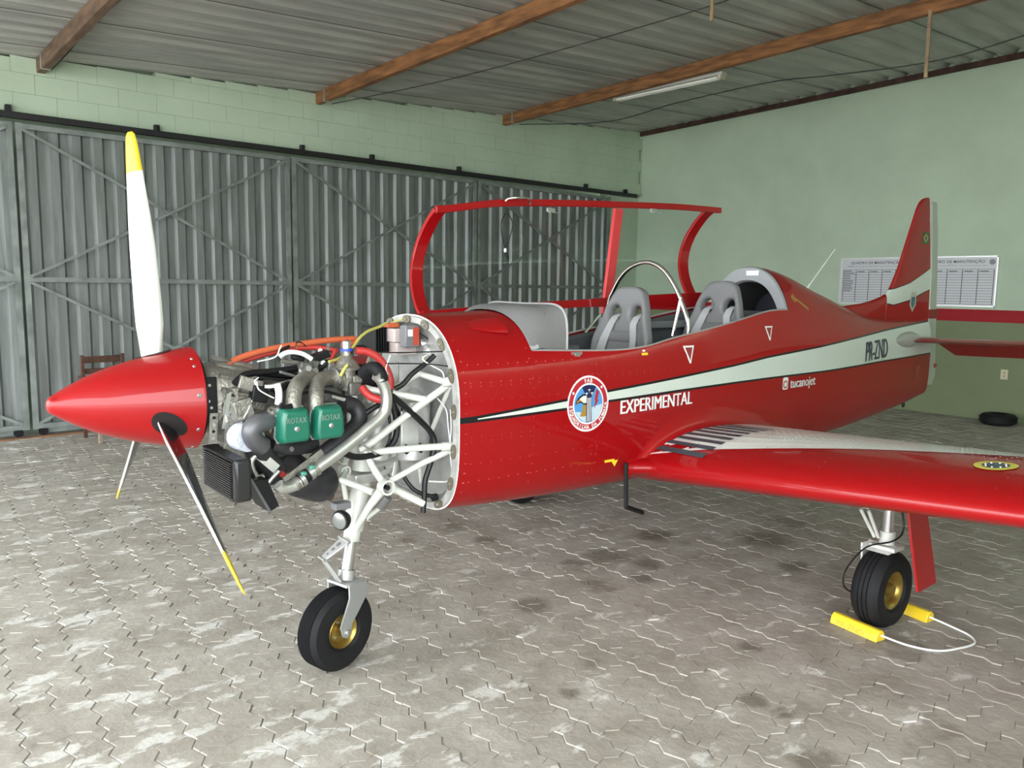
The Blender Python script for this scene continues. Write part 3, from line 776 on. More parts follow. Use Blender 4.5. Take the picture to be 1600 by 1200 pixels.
def arc_text(txt, r, a_mid, size, flip, step=None):
    n = len(txt); st_ = step
    for i, ch in enumerate(txt):
        if ch == ' ': continue
        a = a_mid+(i-(n-1)/2)*st_*(1 if flip else -1); V, F = text_mesh(ch, size, .03, .9, align='CENTER', res=2)
        rot = a-PI/2 if not flip else a+PI/2; o_ = -size*.35
        pts = []
        for u, v in V:
            v += o_; pts.append((r*math.cos(a)+u*math.cos(rot)-v*math.sin(rot), r*math.sin(a)+u*math.sin(rot)+v*math.cos(rot)))
        flat_obj('emblem_letter', [side_map(x, y, ec.x, ec.z, .0035) for x, y in pts], F, M_lw, em)
arc_text('FAB', er*.835, PI/2, er*.20, False, .17)
arc_text('ESQUADRILHA DA FUMAÇA', er*.835, -PI/2, er*.19, True, .151)
for a in (R(42), R(150)): ep('emblem_star', circ(.05, 8, .84*math.cos(a), .84*math.sin(a)), (.80, .82, .82), 4)
# ejection triangles, small arrows and plates
def tri(px, py, l, k):
    c = Q(px, py, l=l); t = side_poly('warning_triangle', [(-k, k*.95), (k, k*.95), (k*.12, -k*1.05), (-k*.12, -k*1.05)], c.x, c.z, M_lw, fus, .0015)
    side_poly('triangle_centre', [(-k*.68, k*.75), (k*.68, k*.75), (0, -k*.72)], c.x, c.z, mat('decal_dred', (.25, .03, .03), .4), t, .0022)
tri(1074, 553, -.375, .046); tri(1198, 520, -.32, .042)
a = Q(998, 553, l=-.37); side_poly('yellow_marking', [(0, -.006), (.045, -.006), (.045, .006), (0, .006)], a.x, a.z, M_yellow, fus); side_poly('white_marking', [(.01, .012), (.03, .012), (.03, .020), (.01, .020)], a.x, a.z, M_lw, fus)
a = Q(1240, 472, l=-.22)
side_poly('yellow_arrow', [(-.09, .03), (-.05, .055), (-.05, .04), (.10, -.035), (.10, -.055), (-.05, .02), (-.06, .0)], a.x, a.z, mat('faded_yellow', (.30, .17, .03), .5), fus)
# scoop on the fore deck
b = MB(); c0 = Q(752, 508, s=1.68); rings = []
for k in range(9):
    t = k/8; s = 1.60+.17*t; w = .03+.035*math.sin(t*PI*.5); h = .003+.016*t; zz = c0.z; base, nn = fside(s, zz)
    tang = V3(0, nn.z, -nn.y); rings.append([base+tang*(w*math.cos(a))+nn*(h*math.sin(a)) for a in [PI*j/8 for j in range(9)]])
b.loft(rings, closed=False); b.face(rings[-1]); b.build('deck_scoop', M_red, fus)
# small latch on the rim and tie-down ring at the tail
p0 = Q(898, 549, l=-.36); b = MB(); b.box((p0.x, -.372, p0.z-.008), (.06, .018, .012)); b.box((p0.x, -.378, p0.z-.016), (.03, .012, .014)); b.build('canopy_latch', M_steel, fus)
b = MB(); torus(b, (6.12, 0, .70), (0, 1, 0), .016, .006, 14, 6); b.build('tie_down_ring', M_dark, fus)
# hatch plate on the tail side
side_poly('hatch_plate', [(-.05, -.05), (.05, -.05), (.05, .05), (-.05, .05)], 6.1, .985, mat('hatch_red', (.30, .03, .02), .4), fus, .002)

# ---------- firewall
M_fw = mat('firewall_metal', (.31, .31, .30), .38, .45, var=.25, vscale=10, bump=.2, bscale=30)
def outline(s, k=1.0, off=0):
    h = half(1.44); P_ = [(l, z) for l, z in h]; cz = 1.06
    P_ = [(-l, z) for l, z in P_][::-1]+P_[1:-1]
    return [V3(s, l*k, cz+(z-cz)*(k+off)) for l, z in P_]
b = MB(); b.loft([outline(1.475, .985), outline(1.475, .90), outline(1.46, .86)], smooth=False, cap=False); b.face(outline(1.46, .86)); fw = b.build('firewall', M_fw, air, label='bare aluminium firewall')
b = MB(); b.loft([outline(1.444, .985), outline(1.425, .985), outline(1.425, .925), outline(1.47, .92)], smooth=False, cap=False); b.build('flange', mat('flange_white', (.42, .42, .40), .4, .2, var=.2, vscale=18), fw)
b = MB(); b.loft([outline(1.4395, 1.003), outline(1.4395, .988)], cap=False, smooth=False); b.build('edge_seal', M_lw, fw)
ol = outline(1.424, .955); n = len(ol); d = 0; last = ol[0]
for i in range(1, n+1):
    q = ol[i % n]; d += (q-last).length; last = q
    if d > .13:
        d = 0; nx = ol[(i+1) % n]; t = (nx-q).normalized(); o_ = V3(0, -t.z, t.y)
        b = MB(); b.prism([q+t*(.032*math.cos(a))+o_*(.018*math.sin(a)) for a in [2*PI*j/12 for j in range(12)]], (-.006, 0, 0)); b.build('cowl_bracket', mat('bracket_brown', (.17, .15, .11), .5, .4), fw)
        b = MB(); b.lathe([(0, .006), (.006, .005)], (-1, 0, 0), q+V3(-.006, 0, 0), 8); b.build('screw', M_steel, fw)

# ---------- wings
DIH = math.tan(R(5.15)); SLE = 2.53; LTIP = 3.15
def chord(al): return 1.60-.12*(al-.38)
def foil(x, t=.162, cm=.024):
    y = 5*t*(.2969*math.sqrt(x)-.126*x-.3516*x*x+.2843*x**3-.1036*x**4)
    c = cm/.16*(.8*x-x*x) if x < .4 else cm/.36*(.2+.8*x-x*x)
    return c+y, c-y
def wing_pt(x, up, al):
    c = chord(al); yu, yl = foil(x, .162-.016*(al-.38)); y = yu if up else yl; inc = R(.1+.75*(al-.38))
    return SLE+x*c*math.cos(inc)+y*c*math.sin(inc)*0, .716+DIH*(al-.38)+y*c-(x)*c*math.sin(inc)
def wing_z(s, al):
    x = max(0, min(1, (s-SLE)/chord(al))); return wing_pt(x, True, al)[1]
XS = [0, .004, .012, .03, .06, .1, .15, .2, .27, .35, .43, .52, .62, .72, .82, .91, 1.0]
M_wing = M_red
def make_wing(sg):
    rings = []
    for al in [.30, .38, .6, .9, 1.2, 1.5, 1.8, 2.1, 2.4, 2.7, 2.95, 3.08, LTIP]:
        r = []; sh = 1 if al < 3.0 else (.93 if al < 3.1 else .8)
        for x in XS[::-1]: s, z = wing_pt(x, True, al); r.append((s, z))
        for x in XS[1:-1]: s, z = wing_pt(x, False, al); r.append((s, z))
        if sh != 1:
            zc = sum(p[1] for p in r)/len(r); sc = sum(p[0] for p in r)/len(r); r = [(sc+(s-sc)*(1-(1-sh)*.3), zc+(z-zc)*sh*.6) for s, z in r]
        rings.append([V3(s, sg*al, z) for s, z in r])
    b = MB(); b.loft(rings); return b.build('wing', M_wing, air, label=('left' if sg < 0 else 'right')+' wing', sharp=60)
wingL = make_wing(-1); wingR = make_wing(1)
def drape(name, sfn0, sfn1, l0, l1, nu, nv, m_, off=.002, par=None):
    V = []; F = []
    for i in range(nu+1):
        al = l0+(l1-l0)*i/nu; a, c = sfn0(al), sfn1(al)
        for j in range(nv+1):
            s = a+(c-a)*j/nv; V.append((s, -al, wing_z(s, al)+off))
    for i in range(nu):
        for j in range(nv): q = i*(nv+1)+j; F.append((q, q+1, q+nv+2, q+nv+1))
    return flat_obj(name, V, F, m_, par or wingL)
def wq(px, py):
    z = .8
    for k in range(60):
        r = Q(px, py, z=z); z = .6*z+.4*(wing_z(r.x, abs(r.y)) if r.x > SLE else .72+DIH*(abs(r.y)-.38))
    return r
WBT = [(.353, 2.562), (.444, 2.584), (.539, 2.608), (.729, 2.671), (.883, 2.715), (1.088, 2.785), (1.282, 2.86), (1.45, 2.93), (1.6, 2.99), (1.8, 3.10), (2.0, 3.25), (2.3, 3.45), (3.05, 3.75)]
bnd = lambda al: smoothT(al, WBT)
hi = lambda al: SLE+chord(al)*.97
wh = drape('white_marking', bnd, hi, .36, 3.05, 46, 14, M_white, .0018)
for k in range(9):                                    # black walkway strips run across the white root area
    s0 = 2.622+.0695*k; drape('walkway_strip', lambda al, s0=s0: s0-.08*(al-.38), lambda al, s0=s0: s0+.036-.08*(al-.38), .375, .745, 10, 2, M_ink, .0035, wh)
# wing rivets
def wing_riv(lst, s, al):
    e = .003; z = wing_z(s, al); dzs = (wing_z(s+e, al)-wing_z(s-e, al))/(2*e); dzl = (wing_z(s, al+e)-wing_z(s, al-e))/(2*e)
    lst.append((V3(s, -al, z+.002), V3(-dzs, dzl, 1).normalized()))
r1, r2 = [], []
for al in (.62, .98, 1.32, 1.66, 2.0, 2.34, 2.68, 3.0):
    s = SLE+.10
    while s < SLE+chord(al)*.95:
        wing_riv(r2 if s > bnd(al) else r1, s, al); s += .045
for fr in (.27, .29):
    al = .45
    while al < 3.05: s = SLE+chord(al)*fr; wing_riv(r2 if s > bnd(al) else r1, s, al); al += .042
for q in range(11):
    al = .42
    while al < 3.05: s = SLE+chord(al)*(.34+.035*q); wing_riv(r2, s, al); al += .042
rivets('rivets', r1, .0026, M_rivet, wingL); rivets('rivets', r2, .0032, M_rivetw, wingL)
# fuel cap roundel
cxy = wq(1556, 728); al0 = abs(cxy.y); s0 = cxy.x
def cap(name, r0, r1, m_, off, n=28):
    V = []; F = []
    for k in range(n):
        a = 2*PI*k/n
        for r in (r0, r1): s, al = s0+r*math.cos(a), al0+r*math.sin(a); V.append((s, -al, wing_z(s, al)+off))
    for k in range(n): q = (2*((k+1) % n)); F.append((2*k, 2*k+1, q+1, q))
    return flat_obj(name, V, F, m_, wingL)
cap('cap_ring', .047, .074, mat('cap_yellow', (.62, .55, .08), .4), .003); cap('fuel_cap', .0, .047, mat('cap_dark', (.04, .06, .09), .3), .0035)
b = MB()
for k in range(8): a = 2*PI*k/8; s, al = s0+.036*math.cos(a), al0+.036*math.sin(a); b.lathe([(0, .005), (.003, .004)], (0, 0, 1), (s, -al, wing_z(s, al)+.003), 6)
o = b.build('cap_screws', M_steel, wingL); o['kind'] = 'stuff'
b = MB(); s1, a1 = SLE+.55, .78
# root fairing: blends the fuselage side into the wing
def fairing(sg):
    b = MB(); rings = []
    for k in range(25):
        s = SLE-.10+k*(1.75/24); x = (s-SLE)/1.54
        tl = max(0, min(1, (s-SLE+.10)/.5)); ln = .03+.035*math.sin(min(1, tl)*PI/2); ln *= 1 if s < 3.6 else max(.15, 1-(s-3.6)/.8)
        hgt = .07+.12*math.sin(min(1, max(0, (s-SLE+.1)/1.2))*PI*.8)
        pts = []
        for j in range(11):
            t = j/10; a = t*PI/2
            # from the fuselage side (t=0) out to the wing surface (t=1), concave
            lf0 = .40; al = lf0-.03+ln*(1-math.cos(a))**1.0+.0
            if s >= SLE: zw = wing_z(s, max(al, .38))
            else: zw = wing_pt(0, True, .4)[1]
            z = zw+hgt*(1-math.sin(a))
            fl = side_l(s, z)-.004
            al2 = fl+(ln)*(1-math.cos(a))
            zw = wing_z(s, max(al2, .38)) if s >= SLE else wing_pt(0, True, .4)[1]-(SLE-s)*.3
            z = zw+.004*(1-t)-.004*t+hgt*(1-math.sin(a)); pts.append(V3(s, sg*al2, z))
        rings.append(pts)
    b.loft(rings, closed=False); b.build('wing_fairing', M_red, air)
fairing(-1)
# leading-edge root cuff with the yellow arrow
b = MB(); rings = []
for k in range(12):
    t = k/11; al = .36+.16*t; e = (1-t)**1.6; zc = .716+DIH*(al-.38)+.006
    sc = SLE+.09; rs, rz = .09+.10*e, .046+.012*e
    rings.append([V3(sc-rs*math.cos(a), -al, zc+rz*math.sin(a)-.0*e) for a in [-PI/2+PI*j/14 for j in range(15)]])
b.loft(rings, closed=False); b.build('root_cuff', M_red, air)
c = Q(955, 720, l=-.41); 
y_ = MB(); y_.prism([V3(c.x-.045, c.y, c.z+.008), V3(c.x+.02, c.y, c.z+.008), V3(c.x+.02, c.y, c.z-.004), V3(c.x-.045, c.y, c.z-.004)], (0, -.002, 0))
y_.prism([V3(c.x+.0, c.y, c.z), V3(c.x+.045, c.y, c.z), V3(c.x+.022, c.y, c.z-.03)], (0, -.002, 0)); y_.build('yellow_tow_arrow', M_yellow, fus)
# boarding step
b = MB(); p0, p1, p2 = Q(978, 733, l=-.47), Q(978, 792, l=-.47), Q(1004, 801, l=-.47); p0.z += .03
b.tube([p0, p1], .011, 8); b.tube([p1, p2], .012, 8); b.build('boarding_step', M_dark, air)

# ---------- tail
FINZ = [(1.30, 4.9, 6.42), (1.45, 4.92, 6.42), (1.495, 4.98, 6.42), (1.51, 5.08, 6.42), (1.53, 5.34, 6.42), (1.55, 5.48, 6.42), (1.58, 5.63, 6.42), (1.61, 5.715, 6.42), (1.66, 5.765, 6.42), (1.8, 5.86, 6.40), (2.0, 5.96, 6.37), (2.2, 6.06, 6.33), (2.28, 6.10, 6.32), (2.33, 6.14, 6.31), (2.36, 6.19, 6.305), (2.375, 6.25, 6.30)]
def thin_ring(z, s0, s1, t):
    xs = [0, .02, .06, .14, .3, .5, .75, 1]; f = lambda x: t*(2.2*math.sqrt(x)-2.0*x-.0*x*x) if x < .31 else t*(.62-.55*(x-.3))
    up = [(s0+(s1-s0)*x, min(f(x), t)) for x in xs]
    return [V3(s, -y-.001, z) for s, y in up]+[V3(s, y+.001, z) for s, y in up[::-1]]
FT_T = [(5.69, 1.578), (5.80, 1.590), (6.05, 1.64), (6.3, 1.725), (6.62, 1.85)]
FT_B = [(5.69, 1.512), (5.80, 1.520), (6.05, 1.555), (6.3, 1.62), (6.62, 1.69)]
FT_T = [(s, z+.05) for s, z in FT_T]
M_fin = stripe_mat('fin_paint', [(5.0, 1.2)]+[(5.68, 1.2), (5.685, FT_T[0][1])]+FT_T[1:], [(5.0, 1.2)]+[(5.68, 1.2), (5.685, FT_B[0][1]+.02)]+FT_B[1:], 5.0, 6.7, .008)
b = MB(); b.loft([thin_ring(z, s0, s1, .045-.028*(z-1.3)/1.1) for z, s0, s1 in FINZ]); fin = b.build('tail_fin', M_fin, air)
M_rud = mat('rudder_paint', (.42, .47, .40), .4)
b = MB()
RZ = [(.84, 6.44, 6.60), (.92, 6.42, 6.645), (1.2, 6.425, 6.61), (1.5, 6.42, 6.575), (1.8, 6.405, 6.54), (2.1, 6.365, 6.50), (2.335, 6.315, 6.45), (2.35, 6.33, 6.43)]
b.loft([[V3(s0, -.02, z), V3(s1, -.004, z), V3(s1, .004, z), V3(s0, .02, z)] for z, s0, s1 in RZ], smooth=False); rud = b.build('rudder', M_rud, fin, label='pale rudder', bevel=.003)
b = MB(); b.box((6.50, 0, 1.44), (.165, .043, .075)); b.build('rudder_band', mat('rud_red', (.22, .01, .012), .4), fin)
b = MB(); b.lathe([(0, .022), (.03, .02), (.05, .006)], (1, 0, 0), (6.60, 0, 1.0), 12); b.build('tail_light', mat('tail_lens', (.25, .02, .02), .2), fin)
# flag and crest on the fin (seen from the left)
def fin_poly(name, pts, col, k, par=fin):
    def y(s, z):
        t = .045-.028*(z-1.3)/1.1; T_ = [q for q in FINZ]; s0 = interp(z, [(q[0], q[1]) for q in T_]); s1 = interp(z, [(q[0], q[2]) for q in T_]); x = max(0, min(1, (s-s0)/(s1-s0)))
        f = t*(2.2*math.sqrt(x)-2.0*x) if x < .31 else t*(.62-.55*(x-.3))
        return -(min(f, t)+.0025+.0006*k)
    return flat_obj(name, [(s, y(s, z), z) for s, z in pts], [tuple(range(len(pts)))], mat('mark_'+name, col, .5), par)
c = Q(1449, 372, l=-.02); f_ = lambda L: [(c.x+u, c.z+v) for u, v in L]
fg = fin_poly('flag', f_([(-.06, -.045), (.05, -.045), (.05, .045), (-.06, .045)]), (.02, .16, .06), 0)
fin_poly('flag_diamond', f_([(-.05, 0), (-.005, -.036), (.04, 0), (-.005, .036)]), (.55, .42, .04), 1, fg); fin_poly('flag_disc', f_(circ(.017, 14, -.005, 0)), (.02, .05, .25), 2, fg)
c = Q(1429, 471, l=-.03)
cr = fin_poly('crest', f_([(-.05, .05), (-.055, -.03), (0, -.085), (.055, -.03), (.05, .05), (.03, .085), (0, .07), (-.03, .085)]), (.45, .45, .36), 0)
fin_poly('crest_shield', f_([(-.032, .035), (-.034, -.025), (0, -.058), (.034, -.025), (.032, .035)]), (.05, .18, .20), 1, cr)
# stabilizers
def stab(sg):
    b = MB(); rings = []
    for al in (.04, .3, .6, .9, 1.15, 1.25):
        s0 = 5.90+.11*al; c_ = .46-.09*al; z0 = 1.235+.022*al; r = []
        if al > 1.2: s0 += .06; c_ -= .12
        for x in (1, .7, .4, .2, .08, .02): r.append(V3(s0+x*c_, sg*al, z0+.028*(1 if al < 1.2 else .5)*math.sin(min(1, x*2.2)*PI/2)*(1-x*.55)))
        r.append(V3(s0, sg*al, z0))
        for x in (.02, .08, .2, .4, .7, 1): r.append(V3(s0+x*c_, sg*al, z0-.028*(1 if al < 1.2 else .5)*math.sin(min(1, x*2.2)*PI/2)*(1-x*.55)))
        rings.append(r)
    b.loft(rings); st_ = b.build('stabilizer', M_red, air, label=('left' if sg < 0 else 'right')+' stabilizer')
    b = MB(); rings = []
    for al in (.10, 1.2):
        s0 = 5.90+.46+.02*al; z0 = 1.235+.022*al
        rings.append([V3(s0, sg*al, z0+.012), V3(s0+.22, sg*(al+(.0 if al > 1 else .08)), z0-.13), V3(s0+.225, sg*(al+(.0 if al > 1 else .08)), z0-.137), V3(s0, sg*al, z0-.014)])
    b.loft(rings, smooth=False); b.build('elevator', M_red, st_)
stab(-1); stab(1)
# silver fairing at the stabilizer root
b = MB(); rings = []
for k in range(10):
    t = k/9; s = 5.62+.7*t; r = .05*math.sin(PI*min(1, t*1.15+.05))**.6 if t < .86 else .02
    l0 = side_l(s, 1.24)-.012
    rings.append([V3(s, -(l0+r*.8*math.cos(a)), 1.245+r*1.3*math.sin(a)) for a in [-PI/2+PI*j/10 for j in range(11)]])
b.loft(rings, closed=False); b.build('stabilizer_fairing', M_silver, air)
# whip antenna
p0, p1 = Q(1257, 456, l=-.03), Q(1305, 389, l=-.03)
b = MB(); d = p1-p0; b.tube([p0-d*.05, p0+d*.18, p0+d*.2, p1], [.009, .006, .004, .0022], 8); b.build('antenna', M_lw, air)

# ---------- canopy, open on the far side
CL = .385; 
def cpt(s, t, bulge):
    """point on a hoop; t=0 hinge rail, t=1 raised rail"""
    z0 = 1.475+.035*(s-1.8); z1 = smoothT(s, [(1.80, 2.0), (1.9, 2.012), (2.24, 2.066), (2.7, 2.10), (3.16, 2.125), (3.7, 2.15), (4.16, 2.158)]); ang = t*PI
    l = CL+.03*t+bulge*math.sin(ang)**.75; z = z0+(z1-z0)*(.5-.5*math.cos(ang)*1.0) if False else z0+(z1-z0)*(t)
    return V3(s, l, z)
def hoop(s0, s1, bulge, n=20): return [V3(s0+(s1-s0)*k/n, 0, 0)+V3(0, *cpt(s0+(s1-s0)*k/n, k/n, bulge)[1:]) for k in range(n+1)]
def bar_sweep(b, pts, wv, tv):
    """rectangular bar along pts; wv, tv: half-size vectors or callables"""
    rings = []
    for i, p in enumerate(pts):
        w_, t_ = (wv(i), tv(i)) if callable(wv) else (wv, tv); rings.append([p-w_-t_, p+w_-t_, p+w_+t_, p-w_+t_])
    b.loft(rings, smooth=False)
def hoop_bar(name, pts, wid, thk, par):
    b = MB(); n = len(pts)
    def wv(i): return V3(wid/2, 0, 0)
    def tv(i):
        d = (pts[min(i+1, n-1)]-pts[max(i-1, 0)]).normalized(); return V3(1, 0, 0).cross(d).normalized()*thk/2
    bar_sweep(b, pts, wv, tv); return b.build(name, M_red, par, bevel=.003)
hF = hoop(1.76, 1.87, .152); hR = hoop(3.90, 4.06, .17)
b = MB(); rail = []
for k in range(31):
    t = k/30; s = 1.84+(4.16-1.84)*t; q = cpt(s, 1, 0); sag = 0
    rail.append(V3(s, q.y, q.z+(.0 if k < 30 else .0)))
bar_sweep(b, rail, lambda i: V3(0, .012, 0), lambda i: V3(0, 0, .019))
can = b.build('canopy', M_red, air, label='open canopy frame', bevel=.004)
low = [V3(1.74+(3.95-1.74)*k/20, CL, 1.47+.035*(1.74+(3.95-1.74)*k/20-1.8)+(.02*math.sin(k/20*PI))) for k in range(21)]
b = MB(); bar_sweep(b, low, lambda i: V3(0, .014, 0), lambda i: V3(0, 0, .022+.03*max(0, (i-10)/10))); b.build('hinge_rail', M_red, can)
hoop_bar('front_hoop', hF, .07, .022, can); hoop_bar('rear_hoop', hR, .09, .022, can)
pA, pB = Q(966, 326, l=.40), Q(946, 490, l=.39)
b = MB(); bar_sweep(b, [pA, pB], V3(.034, 0, 0), V3(0, .012, 0)); b.build('centre_brace', mat('brace_red_lit', (.55, .04, .045), .4), can, bevel=.003)  # lighter than the frame red: light falling on the brace is painted in
M_glass = bpy.data.materials.new('canopy_glass'); M_glass.use_nodes = True
nt = M_glass.node_tree; gb = nt.nodes['Principled BSDF']; nt.nodes.remove(gb)
tr = nt.nodes.new('ShaderNodeBsdfTransparent'); tr.inputs[0].default_value = (.88, .91, .90, 1); gl = nt.nodes.new('ShaderNodeBsdfGlossy'); gl.inputs['Roughness'].default_value = .04
lw = nt.nodes.new('ShaderNodeLayerWeight'); lw.inputs[0].default_value = .5; pw = nt.nodes.new('ShaderNodeMath'); pw.operation = 'POWER'; pw.inputs[1].default_value = 5
ml = nt.nodes.new('ShaderNodeMath'); ml.operation = 'MULTIPLY_ADD'; ml.inputs[1].default_value = .5; ml.inputs[2].default_value = .035; mx = nt.nodes.new('ShaderNodeMixShader')
nt.links.new(lw.outputs['Facing'], pw.inputs[0]); nt.links.new(pw.outputs[0], ml.inputs[0]); nt.links.new(ml.outputs[0], mx.inputs[0])
nt.links.new(tr.outputs[0], mx.inputs[1]); nt.links.new(gl.outputs[0], mx.inputs[2]); nt.links.new(mx.outputs[0], nt.nodes['Material Output'].inputs[0])
b = MB(); rings = []
for k in range(21):
    t = k/20; bl = .16+.005*t+.05*math.sin(PI*t); rings.append(hoop(1.76+(3.90-1.76)*t, 1.87+(4.06-1.87)*t, bl, 20))
for r_ in rings:
    for q in r_: q.z += .0
b.loft(rings, closed=False); b.build('canopy_glass', M_glass, can, label='clear canopy glass')
def cap_tab(px, py):
    p_ = Q(px, py, l=.40); b = MB(); b.box((p_.x, .39, p_.z-.012), (.055, .012, .02)); b.box((p_.x+.006, .375, p_.z-.026), (.06, .02, .004)); b.build('latch_tab', M_steel, can)
cap_tab(859, 325); cap_tab(1020, 326)
p_ = Q(805, 316, l=.40)
b = MB(); b.tube([V3(p_.x-.085, .38, p_.z-.002), V3(p_.x-.07, .37, p_.z+.012), V3(p_.x-.03, .34, p_.z+.018), V3(p_.x+.04, .34, p_.z+.018), V3(p_.x+.075, .37, p_.z+.010), V3(p_.x+.09, .38, p_.z-.004)], .006, 8, smooth=4); b.build('grab_handle', M_chrome, can)
# cord loop with a bead hanging from the canopy rail
cd0 = Q(791, 335, l=.37); pts = [Q(x, y, l=.37) for x, y in ((790, 333), (784, 345), (783, 358), (786, 375), (789, 388))]; pt2 = [Q(x, y, l=.37) for x, y in ((793, 333), (800, 345), (800, 358), (795, 375), (790, 388))]
ce = can
b = MB(); b.tube(pts, .003, 6, smooth=5); b.tube(pt2, .003, 6, smooth=5); b.build('hanging_cord', M_hose, ce)
b = MB(); q = Q(789.5, 391, l=.37); b.lathe([(-.011, .005), (0, .008), (.011, .005)], (0, 0, 1), q, 10); b.build('bead', M_lw, ce)
b = MB(); q0, q1 = Q(789.5, 394, l=.37), Q(793, 407, l=.37); b.tube([q0, (q0+q1)/2+V3(.006, 0, 0), q1], [.006, .010, .006], 8); b.build('tassel', M_hose, ce)

# ---------- cockpit furniture
def seat(px, s, z_top, sc, tilt, label):
    se = empty('seat', (s, px, 0)); se.parent = air; se['label'] = label
    c = bpy.data.curves.new('seat', 'CURVE'); c.dimensions = '2D'; c.fill_mode = 'BOTH'; c.extrude = .012; c.offset = -.02; c.bevel_depth = .022; c.bevel_resolution = 3; c.resolution_u = 8
    def spl(pts):
        sp = c.splines.new('BEZIER'); sp.bezier_points.add(len(pts)-1); sp.use_cyclic_u = True
        for p_, (x, y) in zip(sp.bezier_points, pts): p_.co = (x*sc, y*sc, 0); p_.handle_left_type = p_.handle_right_type = 'AUTO'
    spl([(0, .0), (-.075, -.012), (-.115, -.07), (-.15, -.17), (-.185, -.27), (-.185, -.36), (-.16, -.5), (-.13, -.58), (.13, -.58), (.16, -.5), (.185, -.36), (.185, -.27), (.15, -.17), (.115, -.07), (.075, -.012)])
    for sg in (-1, 1): spl([(sg*.085, -.095), (sg*.042, -.105), (sg*.036, -.150), (sg*.075, -.168), (sg*.108, -.145)])
    o = bpy.data.objects.new('t', c); COL.objects.link(o); me = bpy.data.meshes.new_from_object(o.evaluated_get(bpy.context.evaluated_depsgraph_get())); bpy.data.objects.remove(o)
    me.name = 'backrest'; me.materials.clear(); me.materials.append(M_vinyl)
    for f in me.polygons: f.use_smooth = True
    # stand it up: curve x -> side, curve y -> height, curve z -> fore/aft; wings of the seat curl forward
    bm = bmesh.new(); bm.from_mesh(me)
    for ax_ in (0, 1):
        for k in range(-22, 9):
            no = V3(1, 0, 0) if ax_ == 0 else V3(0, 1, 0)
            bmesh.ops.bisect_plane(bm, geom=bm.verts[:]+bm.edges[:]+bm.faces[:], plane_co=no*(.03*k*sc), plane_no=no)
    bm.to_mesh(me); bm.free()
    for f in me.polygons: f.use_smooth = True
    ct, st_ = math.cos(tilt), math.sin(tilt)
    for v in me.vertices:
        x, y, zz = v.co; curl = -.32*max(0, abs(x)-.09*sc)
        h = y; dpt = -zz+curl; v.co = (dpt*ct+h*st_, x, z_top+h*ct-dpt*st_)
    o = bpy.data.objects.new('backrest', me); COL.objects.link(o); o.parent = se
    f_ = lambda x, y, d_: V3((d_)*ct+y*sc*st_, x*sc, z_top+y*sc*ct-d_*st_)
    b = MB(); rings = []
    for k in range(7): a = PI*k/6; rings.append([f_(x, -.245+.03*math.cos(a), -.030-.012*math.sin(a)) for x in (-.11, -.07, 0, .07, .11)])
    b.loft(rings, closed=False); b.build('lumbar_roll', M_vinyl, se)
    b = MB(); b.box(f_(0, -.62, -.20), (.36*sc, .33*sc, .09*sc)); b.build('cushion', M_vinyl, se, bevel=.02)
    for sg, slant in ((-1, 0), (1, 1)):
        b = MB(); P_ = [(sg*.072, -.125, .03), (sg*.072, -.150, -.02), (sg*.074, -.185, -.045), (sg*.085+slant*sg*.02, -.26, -.045), (sg*(.095+.055*slant), -.44, -.055), (sg*(.11+.10*slant), -.60, -.08)]
        dd_ = lambda x, d_: d_ if d_ > -.03 else -(.042+.33*max(0, abs(x)*sc-.09*sc))
        rr = [[f_(x-.021, y, dd_(x-.021, d_)), f_(x+.021, y, dd_(x+.021, d_)), f_(x+.021, y, dd_(x+.021, d_)-.004), f_(x-.021, y, dd_(x-.021, d_)-.004)] for x, y, d_ in P_]; b.loft(rr, smooth=False); b.build('seat_belt', M_belt, se)
    return se
seat(-.005, 2.86, 1.625, 1.13, R(7), 'front grey vinyl seat with two shoulder slots'); seat(0, 3.68, 1.668, 1.18, R(7), 'rear grey vinyl seat with two shoulder slots')
# roll bar
b = MB(); pts = [Q(x, y, s=2.985) for x, y in ((950, 478), (958, 455), (970, 433), (985, 418), (1005, 410), (1022, 412), (1040, 425), (1057, 452), (1069, 483), (1075, 505), (1075, 522))]; pts.append(pts[-1]+V3(0, 0, -.15)); pts = [pts[0]+V3(0, .03, -.25)]+pts
b.tube(pts, .0125, 10, smooth=4); rb = b.build('roll_bar', M_chrome, air)
b = MB(); p0 = Q(1064, 465, s=2.985); b.tube([p0, Q(1051, 525, l=p0.y+.02)], .010, 8); b.build('roll_bar_brace', M_chrome, rb)
b = MB(); b.tube([Q(937, 492, s=2.92), Q(914, 520, s=2.80)], .008, 8); b.build('roll_bar_brace', M_chrome, rb)
# rear bulkhead arch
def arch_pts(s, k, n=40, zmin=1.36):
    w, zt, zb, zm = fsec(3.97); P_ = []
    for i in range(n+1):
        a = R(22)+(PI-2*R(22))*i/n; ca, sa = math.cos(a), math.sin(a)
        l = (w*math.copysign(abs(ca)**(2/NT), ca)); z = zm+(zt-zm)*abs(sa)**(2/NT)
        P_.append(V3(s, l*k, zm+.12+(z-zm-.12)*k))
    return P_
b = MB(); b.loft([arch_pts(3.945, 1.0), arch_pts(3.925, .99), arch_pts(3.925, .84), arch_pts(3.95, .82)], closed=False, smooth=False); ar = b.build('rear_arch', mat('arch_grey', (.27, .28, .29), .5), air, label='grey rear cockpit arch')
b = MB(); c = V3(3.918, -.04, 1.725); b.box(c, (.004, .09, .03)); b.build('placard', M_lw, ar)
b = MB(); b.loft([arch_pts(3.96, .83), arch_pts(4.5, .62)], closed=False); b.face(arch_pts(4.5, .62)); b.build('baggage_recess', mat('recess', (.018, .018, .02), .9), ar)
